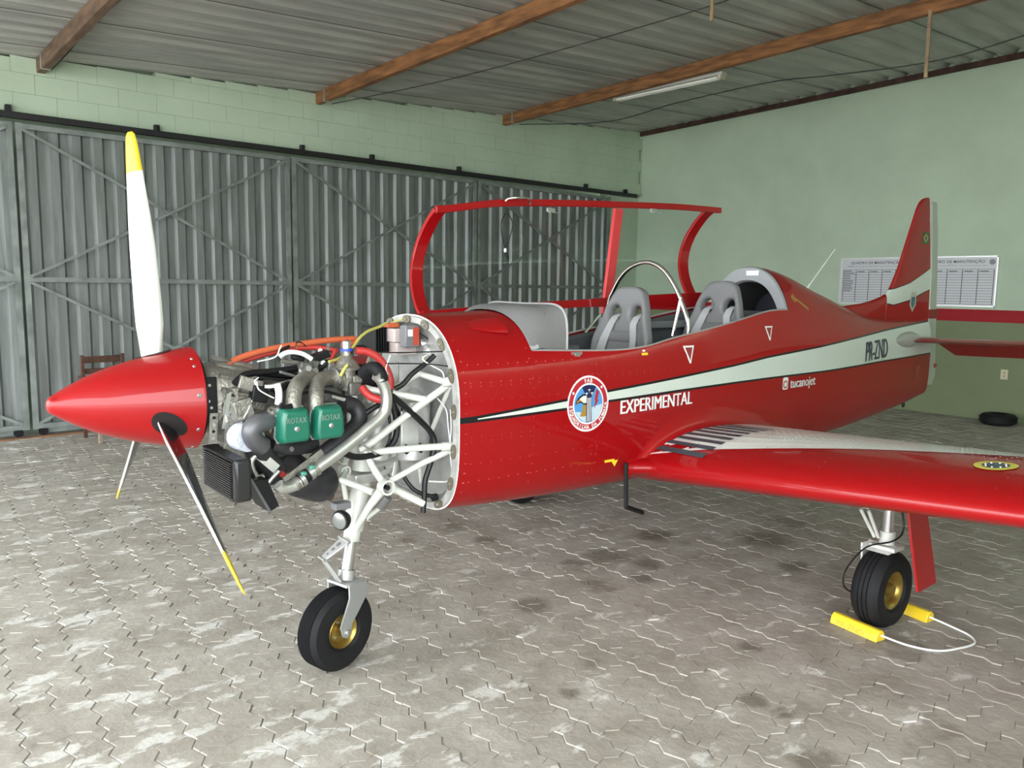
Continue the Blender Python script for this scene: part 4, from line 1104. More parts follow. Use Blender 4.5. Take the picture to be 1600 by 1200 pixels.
b = MB(); b.lathe([(0, .13), (.03, .15), (.06, .14)], (-1, .1, 0), (4.30, .02, 1.46), 20); b.build('headrest_pad', mat('pad_dark', (.02, .021, .03), .6), ar)
# glareshield
rings = []
def hood(s, k, zadd, sq):
    P_ = []; w, zt, zb, zm = fsec(1.855)
    for i in range(41):
        u = i/40; a = R(32)+(PI-2*R(32))*u; ca, sa = math.cos(a), math.sin(a)
        l0 = w*math.copysign(abs(ca)**(2/NT), ca); z0 = zm+(zt-zm)*abs(sa)**(2/NT)
        a = PI*u; ca, sa = math.cos(a), math.sin(a)
        l1 = .335*math.copysign(abs(ca)**(2/5.0), ca); z1 = 1.315+(1.53-1.315)*abs(sa)**(2/5.0)+.012*abs(ca)*abs(sa)*2
        P_.append(V3(s, l0*(1-k)+l1*k, (z0*(1-k)+z1*k)+zadd))
    return P_
for t in (0, .12, .25, .4, .55, .7, .85, 1.0):
    rings.append(hood(1.85+.235*t, min(1, t**.8), .006+.012*math.sin(PI*min(1, t*1.5)), 0))
b = MB(); b.loft(rings, closed=False); b.loft([rings[-1], [p_+V3(-.004, 0, -.006) if abs(p_.y) < .3 else p_+V3(-.004, 0, 0) for p_ in rings[-1]], [V3(1.98, p_.y*.9, p_.z-.02) for p_ in rings[-1]]], closed=False)
gs = b.build('glareshield', M_cloth, air, label='grey fabric instrument hood')
b = MB(); b.tube([p_+V3(0, 0, .0) for p_ in rings[-1]], .007, 6); b.build('hood_piping', mat('pipingg', (.33, .33, .33), .6), gs)
b = MB(); b.loft([[p_+V3(0, 0, .002) for p_ in hood(1.852, 0, .006, 0)], hood(1.90, .02, .012, 0)], closed=False); b.build('hood_edge', mat('edge_light', (.38, .39, .39), .6), gs)
b = MB(); b.box((2.0, 0, 1.38), (.02, .56, .24)); b.build('instrument_panel', M_dark, air)
b = MB(); b.tube([(2.35, 0, .8), (2.33, 0, 1.1), (2.31, 0, 1.2)], .014, 8); b.build('control_stick', M_dark, air)
# ---------- propeller and spinner
HUB = V3(.345, 0, 1.186)
def spin_r(t): return .19*(1-(1-t)**1.75)**.78      # t 0 at the tip .. 1 at the base
prop = empty('propeller', (0, 0, 0)); prop.parent = air
SPR = [(0, .0), (.01, .021), (.03, .030), (.075, .044), (.2, .079), (.33, .1085), (.465, .132), (.60, .151), (.74, .167), (.91, .186), (1, .193)]
def spin_r(t): return smoothT(t, SPR)
b = MB(); prof = [(0, .004), (.001, .012), (.004, .019)]+[(.478*t, spin_r(t)) for t in (.02, .04, .04, .07, .11, .16, .22, .3, .4, .5, .6, .7, .8, .9, 1.0)]+[(.478, .175), (.465, .17)]
tip = V3(0, 0, 1.195); axd = V3(1, 0, -.018).normalized()
b.lathe(prof, axd, tip, 56); spn = b.build('spinner', M_red, prop, sharp=60)
b = MB(); b.lathe([(.455, .172), (.492, .172), (.50, .12), (.53, .10)], axd, tip, 40); b.build('back_plate', M_dark, prop)
for k in range(3):
    for da, r_ in ((-.5, .008), (.1, .006), (.30, .006), (.9, .008)):
        a = 2*PI*k/3+da+R(8)+1.05; c = tip+axd*.455; rr = spin_r(.952)+.0005; n = V3(.10, math.sin(a), math.cos(a)).normalized()
        b = MB(); b.lathe([(0, r_), (.0025, r_*.8)], n, c+V3(0, rr*math.sin(a), rr*math.cos(a)), 10); b.build('spinner_screw', M_steel, spn)
M_bl = [M_bladew, M_yellow, mat('blade_back', (.012, .012, .013), .22, coat=.5), M_chrome]
RB = .965
def blade(th, RB):
    up = V3(.0, math.sin(th), math.cos(th)).normalized(); tan = V3(0, math.cos(th), -math.sin(th)); fw_ = V3(-1, 0, 0)
    ST_ = [(.05, .045, 62, .9), (.10, .052, 60, .7), (.16, .075, 56, .30), (.21, .088, 52, .26), (.27, .106, 48, .22), (.35, .112, 43, .19), (.45, .114, 38, .18), (.55, .116, 34, .17), (.65, .108, 31, .17), (.75, .093, 29, .17), (.82, .082, 28, .17), (.88, .071, 27, .17), (.93, .060, 26, .17), (.955, .048, 26, .17), (.968, .026, 26, .17)]
    ST_ = [(a_*RB/.968 if a_ > .2 else a_, b_, c_, d_) for a_, b_, c_, d_ in ST_]
    px_ = [0, .03, .10, .25, .45, .7, 1]; rings = []
    for r, c, ph, t in ST_:
        ph = R(ph); ch = tan*math.cos(ph)+fw_*math.sin(ph); nr = fw_*math.cos(ph)-tan*math.sin(ph); o_ = HUB+up*r+ch*c*.38-V3(.0, 0, 0)
        pts = []
        for x in px_: h = t*c*(1.9*math.sqrt(x)*(1-x)+.15*x*(1-x)); pts.append(o_-ch*c*x+nr*h*.85)
        for x in px_[::-1][1:-1]: h = t*c*(1.9*math.sqrt(x)*(1-x)+.15*x*(1-x)); pts.append(o_-ch*c*x-nr*h*.4)
        rings.append(pts)
    bm = bmesh.new(); V = [[bm.verts.new(p) for p in r] for r in rings]; n = len(V[0]); nu = len(px_)
    for i, (A_, B_) in enumerate(zip(V, V[1:])):
        tipz = ST_[i][0] >= .815*RB/.968
        for k in range(n):
            f = bm.faces.new((A_[k], A_[(k+1) % n], B_[(k+1) % n], B_[k])); f.smooth = True
            front = k < nu-1
            f.material_index = (1 if tipz else 0) if front else (1 if tipz else 2)
            if (k in (0, n-1)) and not tipz: f.material_index = 3 if k == n-1 or not front else 0
    for rg in (V[0][::-1], V[-1]): f = bm.faces.new(rg); f.material_index = 1
    bmesh.ops.recalc_face_normals(bm, faces=bm.faces); me = bpy.data.meshes.new('blade'); bm.to_mesh(me); bm.free()
    for mm in M_bl: me.materials.append(mm)
    o = bpy.data.objects.new('blade', me); COL.objects.link(o); o.parent = prop
    ph = R(56)
    b = MB(); b.lathe([(.06, .034), (.10, .034), (.12, .03)], up, HUB, 16); b.build('blade_socket', M_dark, prop)
    # dark cut-out ring in the spinner round the blade root
    tt = HUB.x/.478; r0 = spin_r(tt)
    b = MB(); cxp = []
    for k in range(28):
        a = 2*PI*k/28; u_, v_ = .064*math.cos(a), .046*math.sin(a)
        ch = tan*math.cos(ph)+fw_*math.sin(ph); nr = fw_*math.cos(ph)-tan*math.sin(ph); d_ = ch*u_+nr*v_
        sx_ = HUB.x+.014+d_.x; rr = spin_r(max(.02, min(1, sx_/.478)))+.0015; lat = d_.dot(tan); an = th+lat/max(rr, .05)
        cxp.append(tip+axd*sx_+V3(0, rr*math.sin(an), rr*math.cos(an)))
    c_ = sum(cxp, V3(0, 0, 0))/28
    mid_ = []
    for p_ in cxp:
        q_ = c_.lerp(p_, .5); sx_ = (q_-tip).x; rr = spin_r(max(.02, min(1, sx_/.478)))+.002; rad_ = V3(0, (q_-tip).y, (q_-tip).z-axd.z*sx_).normalized(); mid_.append(tip+axd*sx_+rad_*rr)
    sx_ = (c_-tip).x; top_ = tip+axd*sx_+V3(0, (c_-tip).y, (c_-tip).z).normalized()*(spin_r(sx_/.478)+.0025)
    V_ = cxp+mid_+[top_]; flat_obj('blade_opening', V_, [(56, 28+k, 28+(k+1) % 28) for k in range(28)]+[(k, (k+1) % 28, 28+(k+1) % 28, 28+k) for k in range(28)], mat('opening_dark', (.01, .006, .006), .9), spn)
    return o
for th, rb_ in ((R(10.6), 1.0), (R(-116.4), 1.005), (R(127.6), .83)): blade(th, rb_)
bl0 = [o for o in air.children_recursive if o.name.startswith('blade')][0] if hasattr(air, 'children_recursive') else None
# oval maker's mark on the upright blade
def on_blade(r, off=.0):
    th = R(10.6); up = V3(0, math.sin(th), math.cos(th)); tan = V3(0, math.cos(th), -math.sin(th)); fw_ = V3(-1, 0, 0); ph = R(interp(r, [(.35, 43), (.45, 37), (.55, 32), (.27, 48), (.21, 52)][::1] if False else [(.21, 52), (.27, 48), (.35, 43), (.45, 37), (.55, 32)])); c = interp(r, [(.21, .105), (.27, .125), (.35, .13), (.45, .124)])
    ch = tan*math.cos(ph)+fw_*math.sin(ph); nr = fw_*math.cos(ph)-tan*math.sin(ph); return HUB+up*r-ch*c*.12+nr*(.0158+off), ch, up
def bl_ring(r, ru, rv_, name, m_, off=0, inner=.82):
    c, ch, up = on_blade(r, off); V = []; F = []
    for k in range(24):
        a = 2*PI*k/24
        for q in (inner, 1): V.append(c+ch*ru*q*math.cos(a)+up*rv_*q*math.sin(a))
    for k in range(24): q = 2*((k+1) % 24); F.append((2*k, 2*k+1, q+1, q))
    flat_obj(name, V, F, m_, prop)
bl_ring(.50, .034, .013, 'oval_mark', M_inkg); bl_ring(.50, .022, .005, 'oval_mark', M_inkg, .0, .1)
bl_ring(.235, .022, .009, 'oval_mark', mat('faded_ink', (.4, .42, .42), .5), .001, .05)

# ---------- engine
def tubes(name, specs, par, n=10, smooth=4):
    for sp in specs:
        pts, r, m_ = sp[:3]; b = MB(); b.tube([Q(x, y, l=l) for x, y, l in pts], r, n, smooth=smooth if len(pts) > 2 else 0); o = b.build(sp[3] if len(sp) > 3 else name, m_, par)
        if len(sp) > 4: o['label'] = sp[4]
def L1(pts, l): return [(x, y, l) for x, y in pts]
def L2(pts, la, lb): n = len(pts)-1; return [(x, y, la+(lb-la)*i/n) for i, (x, y) in enumerate(pts)]
M_case = mat('crankcase', (.16, .155, .145), .5, .6, var=.35, vscale=18, bump=.5, bscale=70)
eng = MB()
eng.box((.83, .0, 1.10), (.46, .20, .22)); eng.box((.80, .0, .98), (.30, .16, .10)); eng.box((1.05, .02, 1.14), (.12, .22, .24)); eng.box((.80, 0, 1.22), (.34, .12, .08))
eng = eng.build('engine', M_case, air, bevel=.012)
# reduction gearbox
b = MB(); rings = []
for s, r, z in ((.50, .085, 1.19), (.53, .118, 1.18), (.56, .126, 1.175), (.60, .130, 1.165), (.66, .14, 1.15), (.72, .135, 1.13), (.76, .12, 1.12)):
    rings.append([V3(s, r*.92*math.copysign(abs(math.cos(a))**.75, math.cos(a)), z+r*1.12*math.copysign(abs(math.sin(a))**.75, math.sin(a))) for a in [2*PI*k/28 for k in range(28)]])
b.loft(rings); gb_ = b.build('gearbox', M_alu, eng, bevel=.003)
for k in range(9):
    a = R(100+k*22); b = MB(); b.tube([V3(.555, .138*.92*math.cos(a)*1.02, 1.19+.15*math.sin(a)), V3(.73, .135*.92*math.cos(a)*1.02, 1.14+.15*math.sin(a))], .010, 6); b.build('gearbox_rib', M_alu, eng)
b = MB(); b.lathe([(0, .03), (.035, .034), (.05, .03)], (0, -1, 0), V3(.60, -.12, 1.13), 16); b.build('inspection_cap', M_steel, eng)
# black bracket plate with bolts, front left of the gearbox
pc = Q(323, 618, l=-.13)
b = MB(); b.box(pc, (.075, .012, .135)); b.box(pc+V3(-.005, .03, 0), (.02, .06, .12)); bp_ = b.build('mount_plate', M_dark, eng, bevel=.004)
for x, y in ((327, 602), (314, 628), (326, 627), (321, 634), (330, 637)):
    c = Q(x, y, l=-.137); b = MB(); b.lathe([(0, .0055), (.005, .0055)], (0, -1, 0), c, 8); b.build('bolt', M_steel, eng)
def strap(p0, p1, wd, l, holes, m_=M_alu, thick=.004, l1=None):
    a, c = Q(*p0, l=l), Q(*p1, l=l if l1 is None else l1); d = (c-a).normalized(); s_ = V3(1, 0, 0)-d*d.x; s_.normalize()
    b = MB(); b.prism([a-s_*wd/2, a+s_*wd/2, c+s_*wd/2, c-s_*wd/2], (0, -thick, 0)); st__ = b.build('bracket_strap', m_, eng)
    for k in range(holes):
        q = a.lerp(c, (k+.7)/(holes+.4)); b = MB(); b.lathe([(0, .006), (.003, .006)], (0, -1, 0), q+V3(0, -thick-.001, 0), 8); b.build('bolt', M_steel if k % 2 else M_dark, eng)
strap((364, 607), (357, 703), .038, -.16, 6); strap((334, 645), (332, 692), .03, -.13, 4, M_alu); strap((358, 612), (350, 670), .016, -.165, 0, M_steel)
# cylinders, heads and green rocker covers
def embossed(s, rc):
    C = char_meshes('ROTAX', 0, 1.05, .03); us = [v[0] for V, F in C for v in V]; u0, u1 = min(us), max(us)
    for V, F in C: flat_obj('letter', [V3(s+((u-u0)/(u1-u0)-.5)*.076, -.3362, 1.110+v*.030) for u, v in V], F, mat('embossed', (.26, .33, .29), .4), rc)
def cyl(s, sg):
    b = MB()
    for k in range(7): b.lathe([(0, .058), (.004, .058)], (0, sg, 0), V3(s, sg*(.10+.014*k), 1.10), 20)
    b.lathe([(0, .05), (.12, .05)], (0, sg, 0), V3(s, sg*.09, 1.10), 20); c_ = b.build('cylinder', M_case, eng); c_['kind'] = 'stuff'
    b = MB(); b.box(V3(s, sg*.235, 1.10), (.118, .07, .125)); b.build('cylinder_head', M_alu, eng, bevel=.012)
    zt, zb = 1.166, 1.036
    def sec(y, k, dz=0): return [V3(s+x*k, sg*y, 1.10+z*k+dz) for x, z in ((-.046, .062), (.048, .062), (.058, .030), (.062, -.045), (.050, -.068), (-.050, -.068), (-.062, -.045), (-.056, .030))]
    b = MB(); b.loft([sec(.27, 1.0), sec(.30, 1.0), sec(.322, .95), sec(.335, .82)], smooth=False); rc = b.build('rocker_cover', M_green, eng, bevel=.006)
    b = MB(); b.loft([sec(.268, 1.05), sec(.275, 1.05)], smooth=False); b.build('gasket', M_steel, rc)
    b = MB(); b.lathe([(0, .010), (.004, .010), (.006, .006)], (0, sg, 0), V3(s, sg*.334, 1.088), 10); b.build('screw', M_steel, rc)
    if sg < 0:
        embossed(s, rc)
for s in (.755, .892):
    cyl(s, -1)
for s in (.80, .94): cyl(s, 1)
# inlet elbows from the carburettor flange down to the heads
tubes('inlet_elbow', [
 ([(459, 640, -.27), (459, 622, -.26), (462, 606, -.24), (472, 594, -.20), (486, 590, -.16), (500, 592, -.12)], .029, M_alu, 'inlet_elbow', 'front cast inlet elbow'),
 ([(494, 640, -.27), (494, 620, -.26), (495, 604, -.23), (501, 594, -.19), (512, 591, -.15), (523, 592, -.12)], .029, M_alu, 'inlet_elbow', 'rear cast inlet elbow'),
 ([(508, 590, -.14), (522, 590, -.14), (535, 592, -.14)], .030, M_alu, 'inlet_manifold')], eng, 16)
def disc(name, px, py, l, r, th_, ax, m_, par=None, n=20, label=None):
    c = Q(px, py, l=l); a = Vector(ax).normalized(); b = MB(); b.lathe([(-th_/2, r*.9), (-th_/2+.003, r), (th_/2-.003, r), (th_/2, r*.9)], a, c, n); return b.build(name, m_, par or eng, label)
disc('flange_ring', 524, 590, -.14, .040, .012, (1, 0, .05), M_steel); disc('flange_ring', 531, 591, -.14, .043, .008, (1, 0, .05), M_alu)
disc('rubber_boot', 566, 588, -.13, .048, .05, (1, 0, 0), M_rub); disc('rubber_boot', 574, 590, -.13, .052, .012, (1, 0, 0), M_dark); disc('air_box', 584, 588, -.12, .05, .06, (1, 0, 0), M_dark)
# carburettor with domed cap
c = Q(542, 578, l=-.13)
b = MB(); b.lathe([(-.085, .022), (-.05, .032), (-.03, .036), (0, .036), (.002, .052), (.012, .054), (.014, .050), (.032, .042), (.05, .026), (.06, .017), (.085, .017)], (0, 0, 1), c, 24); carb = b.build('carburettor', M_alu, eng, 'carburettor with domed cap')
b = MB(); b.lathe([(0, .026), (.010, .026)], (0, 0, 1), c+V3(0, 0, .078), 20); b.build('blue_ring', mat('blue', (.03, .07, .45), .4), carb)
b = MB(); b.lathe([(0, .018), (.03, .018), (.034, .012)], (0, 0, 1), c+V3(0, 0, .087), 16); b.build('filler_cap', M_steel, carb)
b = MB(); q = Q(552, 607, l=-.15); b.box(q, (.055, .05, .055)); b.build('float_bowl', M_case, eng, bevel=.006)
b = MB(); q = Q(556, 592, l=-.16); b.box(q, (.04, .04, .03)); b.build('carb_lever', M_alu, eng, bevel=.004)
# exhaust: grey elbow with pale heat wrap, dark pipes, muffler
tubes('exhaust_pipe', [
 ([(424, 657, -.24), (413, 659, -.26), (400, 663, -.27), (392, 675, -.27), (397, 688, -.26), (410, 697, -.24)], .036, mat('exh_grey', (.13, .13, .14), .45, .4), 'exhaust_elbow'),
 ([(398, 690, -.22), (406, 708, -.20), (418, 725, -.18), (430, 742, -.16)], .050, M_exh), 
 ([(425, 693, -.20), (445, 697, -.20), (470, 697, -.18), (490, 690, -.16)], .034, M_exh),
 ([(536, 630, -.16), (552, 634, -.16), (561, 646, -.17), (559, 662, -.18), (548, 674, -.19), (530, 690, -.20), (510, 706, -.20), (493, 722, -.20)], .034, M_exh),
 ([(440, 712, -.05), (462, 726, -.05), (480, 738, -.05)], .045, M_exh)], eng, 16)
disc('flange_ring', 421, 658, -.24, .047, .012, (1, -.3, 0), mat('flange_tan', (.35, .30, .24), .4, .6)); 
b = MB(); rings = []; c0 = Q(385, 683, l=-.24); c1 = Q(372, 682, l=-.20)
tubes('heat_wrap', [([(388, 685, -.262), (382, 684, -.24), (374, 681, -.20)], .050, mat('heat_wrap_white', (.62, .66, .76), .6, var=.12, vscale=30, bump=.6, bscale=90), 'heat_wrap', 'pale heat-wrapped pipe')], eng, 20)
disc('pipe_end', 406, 682, -.27, .024, .004, (.5, -1, 0), M_steel)
cm = Q(488, 751, l=-.06)
b = MB(); am = V3(1, .25, -.38).normalized(); b.lathe([(-.11, .02), (-.105, .06), (-.08, .078), (0, .084), (.05, .082), (.075, .072), (.10, .05), (.104, .02)], am, cm, 28); b.build('muffler', M_exh, eng, 'dark exhaust muffler')
b = MB(); e0 = Q(503, 770, l=-.06); e1 = Q(518, 776, l=-.06); b.tube([e0, e1], .021, 14); b.build('tail_pipe', mat('rusty_pipe', (.10, .065, .05), .6, .3), eng)
# heat shield plate
strap((444, 752), (504, 706), .03, -.27, 0, M_alu); strap((400, 706), (432, 733), .036, -.24, 0, M_aluS); 
b = MB(); q = Q(436, 738, l=-.2); b.box(q, (.05, .03, .02), Matrix.Rotation(R(40), 3, 'Y')); b.build('red_fitting', M_rhose, eng)
# bright coolant / intake pipe running down the side
PP = [(587, 586), (594, 592), (601, 606), (604, 622), (602, 641), (592, 655), (574, 670), (557, 685), (525, 710), (492, 734), (474, 748), (465, 756), (452, 761), (440, 762), (434, 757)]
tubes('side_pipe', [(L1(PP, -.30), .0225, M_pipe, 'side_pipe', 'bright metal pipe along the engine')], eng, 16)
tubes('pipe_elbow', [([(567, 585, -.20), (578, 576, -.24), (588, 576, -.28), (595, 586, -.30), (597, 594, -.30)], .026, M_rub, 'pipe_elbow', 'black rubber elbow')], eng, 16)
M_cl = mat('clamp_green', (.12, .42, .32), .35, .5)
pa = Q(488, 737, l=-.30); pb = Q(468, 751, l=-.30); dd = (pb-pa).normalized()
b = MB(); b.tube([pa, pb], .026, 16); b.build('joint_sleeve', M_rub, eng)
for px, py, m_ in ((485, 739, M_steel), (472, 749, M_steel), (463, 755, M_alu), (493, 733, M_alu)):
    c = Q(px, py, l=-.30); b = MB(); b.lathe([(-.008, .0275), (.008, .0275)], dd, c, 18); cb = b.build('hose_clamp', m_, eng)
    if m_ is M_steel: b = MB(); b.box(c+V3(0, -.016, .026), (.02, .02, .014)); b.build('clamp_screw', M_cl, eng, bevel=.003)
disc('hose_clamp', 595, 592, -.30, .0265, .014, (.3, 0, -1), M_steel)
# radiator at the front below the gearbox
X0 = .505; b = MB(); b.box((X0+.03, -.215, .935), (.045, .30, .125)); rad = b.build('radiator', M_dark, air, 'black radiator below the gearbox')
for k in range(15): b = MB(); b.box((X0, -.215, .878+.0083*k), (.018, .298, .0028)); b.build('fin', mat('fin_black', (.03, .03, .03), .4), rad)
for sy, z in ((-.365, 1),): pass
b = MB(); b.box((X0+.028, -.375, .935), (.062, .035, .155)); b.build('side_tank', mat('tank_black', (.018, .018, .019), .35), rad, bevel=.012)
b = MB(); b.box((X0+.028, -.055, .935), (.062, .025, .15)); b.build('side_tank', mat('tank_black', (0, 0, 0)), rad, bevel=.010)
for z in (.866, 1.005): b = MB(); b.box((X0+.02, -.215, z), (.05, .32, .010)); b.build('radiator_frame', M_dark, rad, bevel=.002)
# position check of the radiator against its real outline is by station .505
# black intake scoop behind the radiator
q0 = Q(393, 757, l=-.30); q1 = Q(437, 790, l=-.30)
b = MB(); A_ = [Q(391, 752, l=-.30), Q(418, 748, l=-.30), Q(437, 791, l=-.30), Q(421, 801, l=-.30)]
b.prism(A_, (0, .14, 0)); sc_ = b.build('air_scoop', M_dark, eng, 'black angular air scoop', bevel=.004)
b = MB(); b.prism([A_[0]+V3(0, -.002, 0), A_[0]+V3(.004, -.002, .012), A_[3]+V3(.006, -.002, .004), A_[3]+V3(0, -.002, -.002)], (0, -.004, 0)); b.build('scoop_edge', mat('edge_grey', (.10, .10, .11), .4), sc_)
tubes('oil_line', [(L1([(399, 712), (393, 722), (396, 735), (402, 746)], -.24), .010, M_steel), (L1([(402, 748), (412, 744)], -.24), .012, M_alu), (L1([(436, 736), (424, 748), (418, 756)], -.26), .008, M_steel)], eng)
# hoses over the top
tubes('hose', [
 (L2([(330, 588), (345, 576), (373, 560), (408, 549), (446, 541), (480, 536), (510, 532), (540, 530), (555, 530), (552, 537), (535, 541)], -.02, -.02), .0125, M_orange, 'orange_hose', 'orange sleeved hose across the engine top'),
 (L2([(332, 587), (362, 572), (402, 557), (450, 546), (486, 543), (510, 545), (528, 549)], .02, -.04), .011, M_rhose, 'red_hose'),
 (L2([(516, 562), (522, 552), (524, 547)], -.08, -.06), .008, M_rhose, 'red_hose'),
 (L2([(556, 548), (575, 550), (592, 560), (604, 577), (610, 595), (608, 613)], -.14, -.20), .0165, M_rhose, 'red_hose', 'thick red hose curving behind the pipe'),
 (L2([(566, 605), (572, 614), (582, 621), (596, 625)], -.18, -.24), .0165, M_rhose, 'red_hose'),
 (L2([(437, 557), (445, 552), (457, 550), (473, 553), (487, 561)], -.12, -.12), .0095, M_lw, 'white_hose'),
 (L2([(514, 565), (530, 560), (548, 547), (562, 528), (576, 517), (592, 511), (603, 505)], -.12, .02), .0065, M_ytube, 'fuel_tube', 'yellow-green fuel tube'),
 (L2([(532, 588), (537, 578), (543, 570)], -.18, -.18), .007, M_ytube, 'fuel_tube'),
 (L2([(366, 600), (378, 588), (395, 583), (420, 581), (446, 578), (470, 575)], -.14, -.10), .013, M_hose),
 (L2([(396, 590), (420, 584), (450, 586), (470, 590), (482, 586)], -.10, -.10), .016, M_hose),
 (L2([(350, 612), (362, 610), (380, 604), (398, 594)], -.17, -.12), .010, mat('grey_hose', (.12, .115, .10), .5)),
 (L2([(355, 660), (352, 640), (357, 620), (370, 606), (392, 592), (410, 582)], -.17, -.10), .008, mat('bare_wire_loom', (.38, .36, .32), .5), 'wire_loom'),
 (L2([(440, 563), (455, 566), (475, 564)], -.10, -.10), .010, mat('grey_hose', (0, 0, 0))),
 (L2([(421, 606), (436, 610), (450, 600), (470, 606)], -.20, -.16), .012, M_hose),
 (L2([(460, 575), (480, 580), (500, 575), (512, 566), (520, 575)], -.10, -.10), .013, M_hose),
 (L2([(437, 632), (445, 637), (456, 634)], -.29, -.29), .010, M_hose, 'plug_lead'), (L2([(470, 615), (488, 612), (510, 612), (525, 616), (540, 620)], -.24, -.20), .0065, M_hose, 'plug_lead'),
 (L2([(433, 600), (436, 615), (435, 632)], -.27, -.27), .013, M_lw, 'white_elbow'), (L2([(414, 604), (424, 604), (434, 602)], -.26, -.27), .006, M_lw, 'white_pipe'),
 (L2([(372, 668), (383, 650), (392, 630), (401, 608), (398, 596), (404, 590)], -.18, -.16), .0025, M_lw, 'white_wire'), (L2([(401, 596), (404, 608), (416, 616), (428, 622)], -.25, -.26), .0025, M_lw, 'white_wire'), (L2([(402, 565), (430, 558), (437, 545), (440, 540)], -.10, -.08), .003, M_lw, 'white_wire'),
 (L2([(438, 565), (434, 555), (440, 547), (452, 541)], -.08, -.06), .006, M_hose), (L2([(462, 541), (464, 534), (472, 536), (478, 541)], -.03, -.03), .003, M_hose, 'black_wire'),
 (L2([(548, 552), (552, 544), (562, 541), (572, 543), (580, 552)], -.06, -.02), .006, M_hose, 'black_hose'),
 (L2([(610, 555), (603, 575), (606, 585)], -.18, -.20), .0025, M_lw, 'white_wire')], eng, 10)
# brackets, fuel rail and clutter on the top of the engine
for px, py, l, d in ((476, 572, -.12, (.05, .05, .03)), (500, 556, -.06, (.07, .05, .03)), (455, 586, -.14, (.10, .012, .012)), (440, 598, -.16, (.12, .010, .010)), (515, 575, -.1, (.03, .04, .05)), (388, 600, -.13, (.09, .06, .05)), (427, 592, -.15, (.13, .012, .010)), (404, 615, -.15, (.06, .05, .06)), (380, 640, -.16, (.07, .03, .08)), (468, 560, -.08, (.03, .03, .03)), (488, 570, -.10, (.04, .03, .04))):
    b = MB(); b.box(Q(px, py, l=l), d, Matrix.Rotation(R(random.uniform(-25, 25)), 3, 'Y')); b.build('engine_bracket', random.choice([M_dark, M_case, M_alu]), eng, bevel=.004)
for px, py, l, r_, m_ in ((472, 580, -.17, .015, M_steel), (482, 577, -.17, .013, M_steel), (492, 580, -.16, .013, M_steel), (505, 568, -.1, .012, M_lw), (463, 541, -.02, .007, M_lw), (500, 548, -.04, .010, M_steel), (512, 546, -.04, .010, M_steel), (396, 662, -.20, .010, M_steel), (376, 655, -.19, .009, M_alu), (438, 700, -.22, .010, M_lw), (455, 702, -.23, .010, M_steel), (428, 645, -.27, .011, M_steel)):
    disc('fitting', px, py, l, r_, r_*1.4, (random.uniform(-.4, .4), -1, random.uniform(0, .8)), m_, n=10)
b = MB(); b.lathe([(0, .012), (.012, .014), (.04, .014), (.05, .010)], (-.6, 0, .2), Q(474, 562, l=-.1), 12); b.build('sensor', M_dark, eng)
# lamps of plain sheet behind: round cover disc, ribbed regulator, relay boxes on the firewall
disc('round_cover', 620, 584, -.02, .058, .02, (1, -.6, 0), mat('cover_grey', (.42, .42, .38), .5), fw, 28)
c = Q(590, 529, l=.12); b = MB(); b.box(c, (.10, .13, .105)); rg = b.build('ribbed_regulator', M_dark, fw)
for k in range(9): b = MB(); b.box(c+V3(-.05+.0125*k, -.068, 0), (.004, .02, .11)); b.build('rib', M_dark, rg)
c = Q(626, 529, l=.04); b = MB(); b.box(c+V3(0, 0, .018), (.13, .12, .06)); b.box(c+V3(.005, .0, -.042), (.115, .115, .055)); b.build('battery', mat('battery_pale', (.52, .44, .42), .45), fw, bevel=.004)
c = Q(640, 525, l=-.06); b = MB(); b.box(c, (.07, .05, .098)); rl = b.build('relay_box', mat('relay_grey', (.16, .16, .17), .45), fw, bevel=.005)
b = MB(); b.box(c+V3(.017, -.027, .0), (.028, .006, .078)); b.build('red_fuse', mat('fuse_red', (.42, .06, .03), .4), rl); b = MB(); b.box(c+V3(-.012, -.027, .015), (.022, .004, .03)); b.build('box_label', M_lw, rl)
b = MB(); b.box(Q(611, 508, l=.05), (.06, .05, .02)); b.build('orange_connector', M_orange, fw, bevel=.003)
for px, py in ((663, 537), (676, 541)): disc('solenoid', px, py, -.10, .022, .035, (1, -.3, .1), M_steel, fw)
disc('solenoid', 670, 550, -.12, .020, .04, (0, -1, 0), M_aluS, fw)
# canister with strap plate, oil tank
c = Q(645, 668, l=-.12); b = MB(); b.lathe([(-.15, .02), (-.145, .06), (-.13, .075), (.12, .075), (.135, .06), (.15, .04), (.17, .018)], (0, 0, 1), c, 28); cn = b.build('canister', M_aluS, fw, 'aluminium canister on the firewall')
b = MB(); b.box(Q(640, 672, l=-.22), (.085, .012, .17)); b.build('canister_plate', M_aluS, cn, bevel=.003)
for px, py in ((631, 643), (635, 702), (657, 700)): b = MB(); q = Q(px, py, l=-.235); torus(b, q, (1, 0, .0), .018, .004, 14, 6); b.build('tube_clamp', M_dark, cn)
c = Q(588, 668, l=-.04); b = MB(); b.lathe([(-.14, .055), (-.13, .065), (.06, .065), (.062, .06), (.12, .06), (.13, .05)], (0, 0, 1), c, 24); ot = b.build('oil_tank', M_aluS, fw); b = MB(); b.lathe([(0, .02), (.02, .02)], (0, 0, 1), c+V3(0, 0, .13), 12); b.build('tank_cap', M_dark, ot)
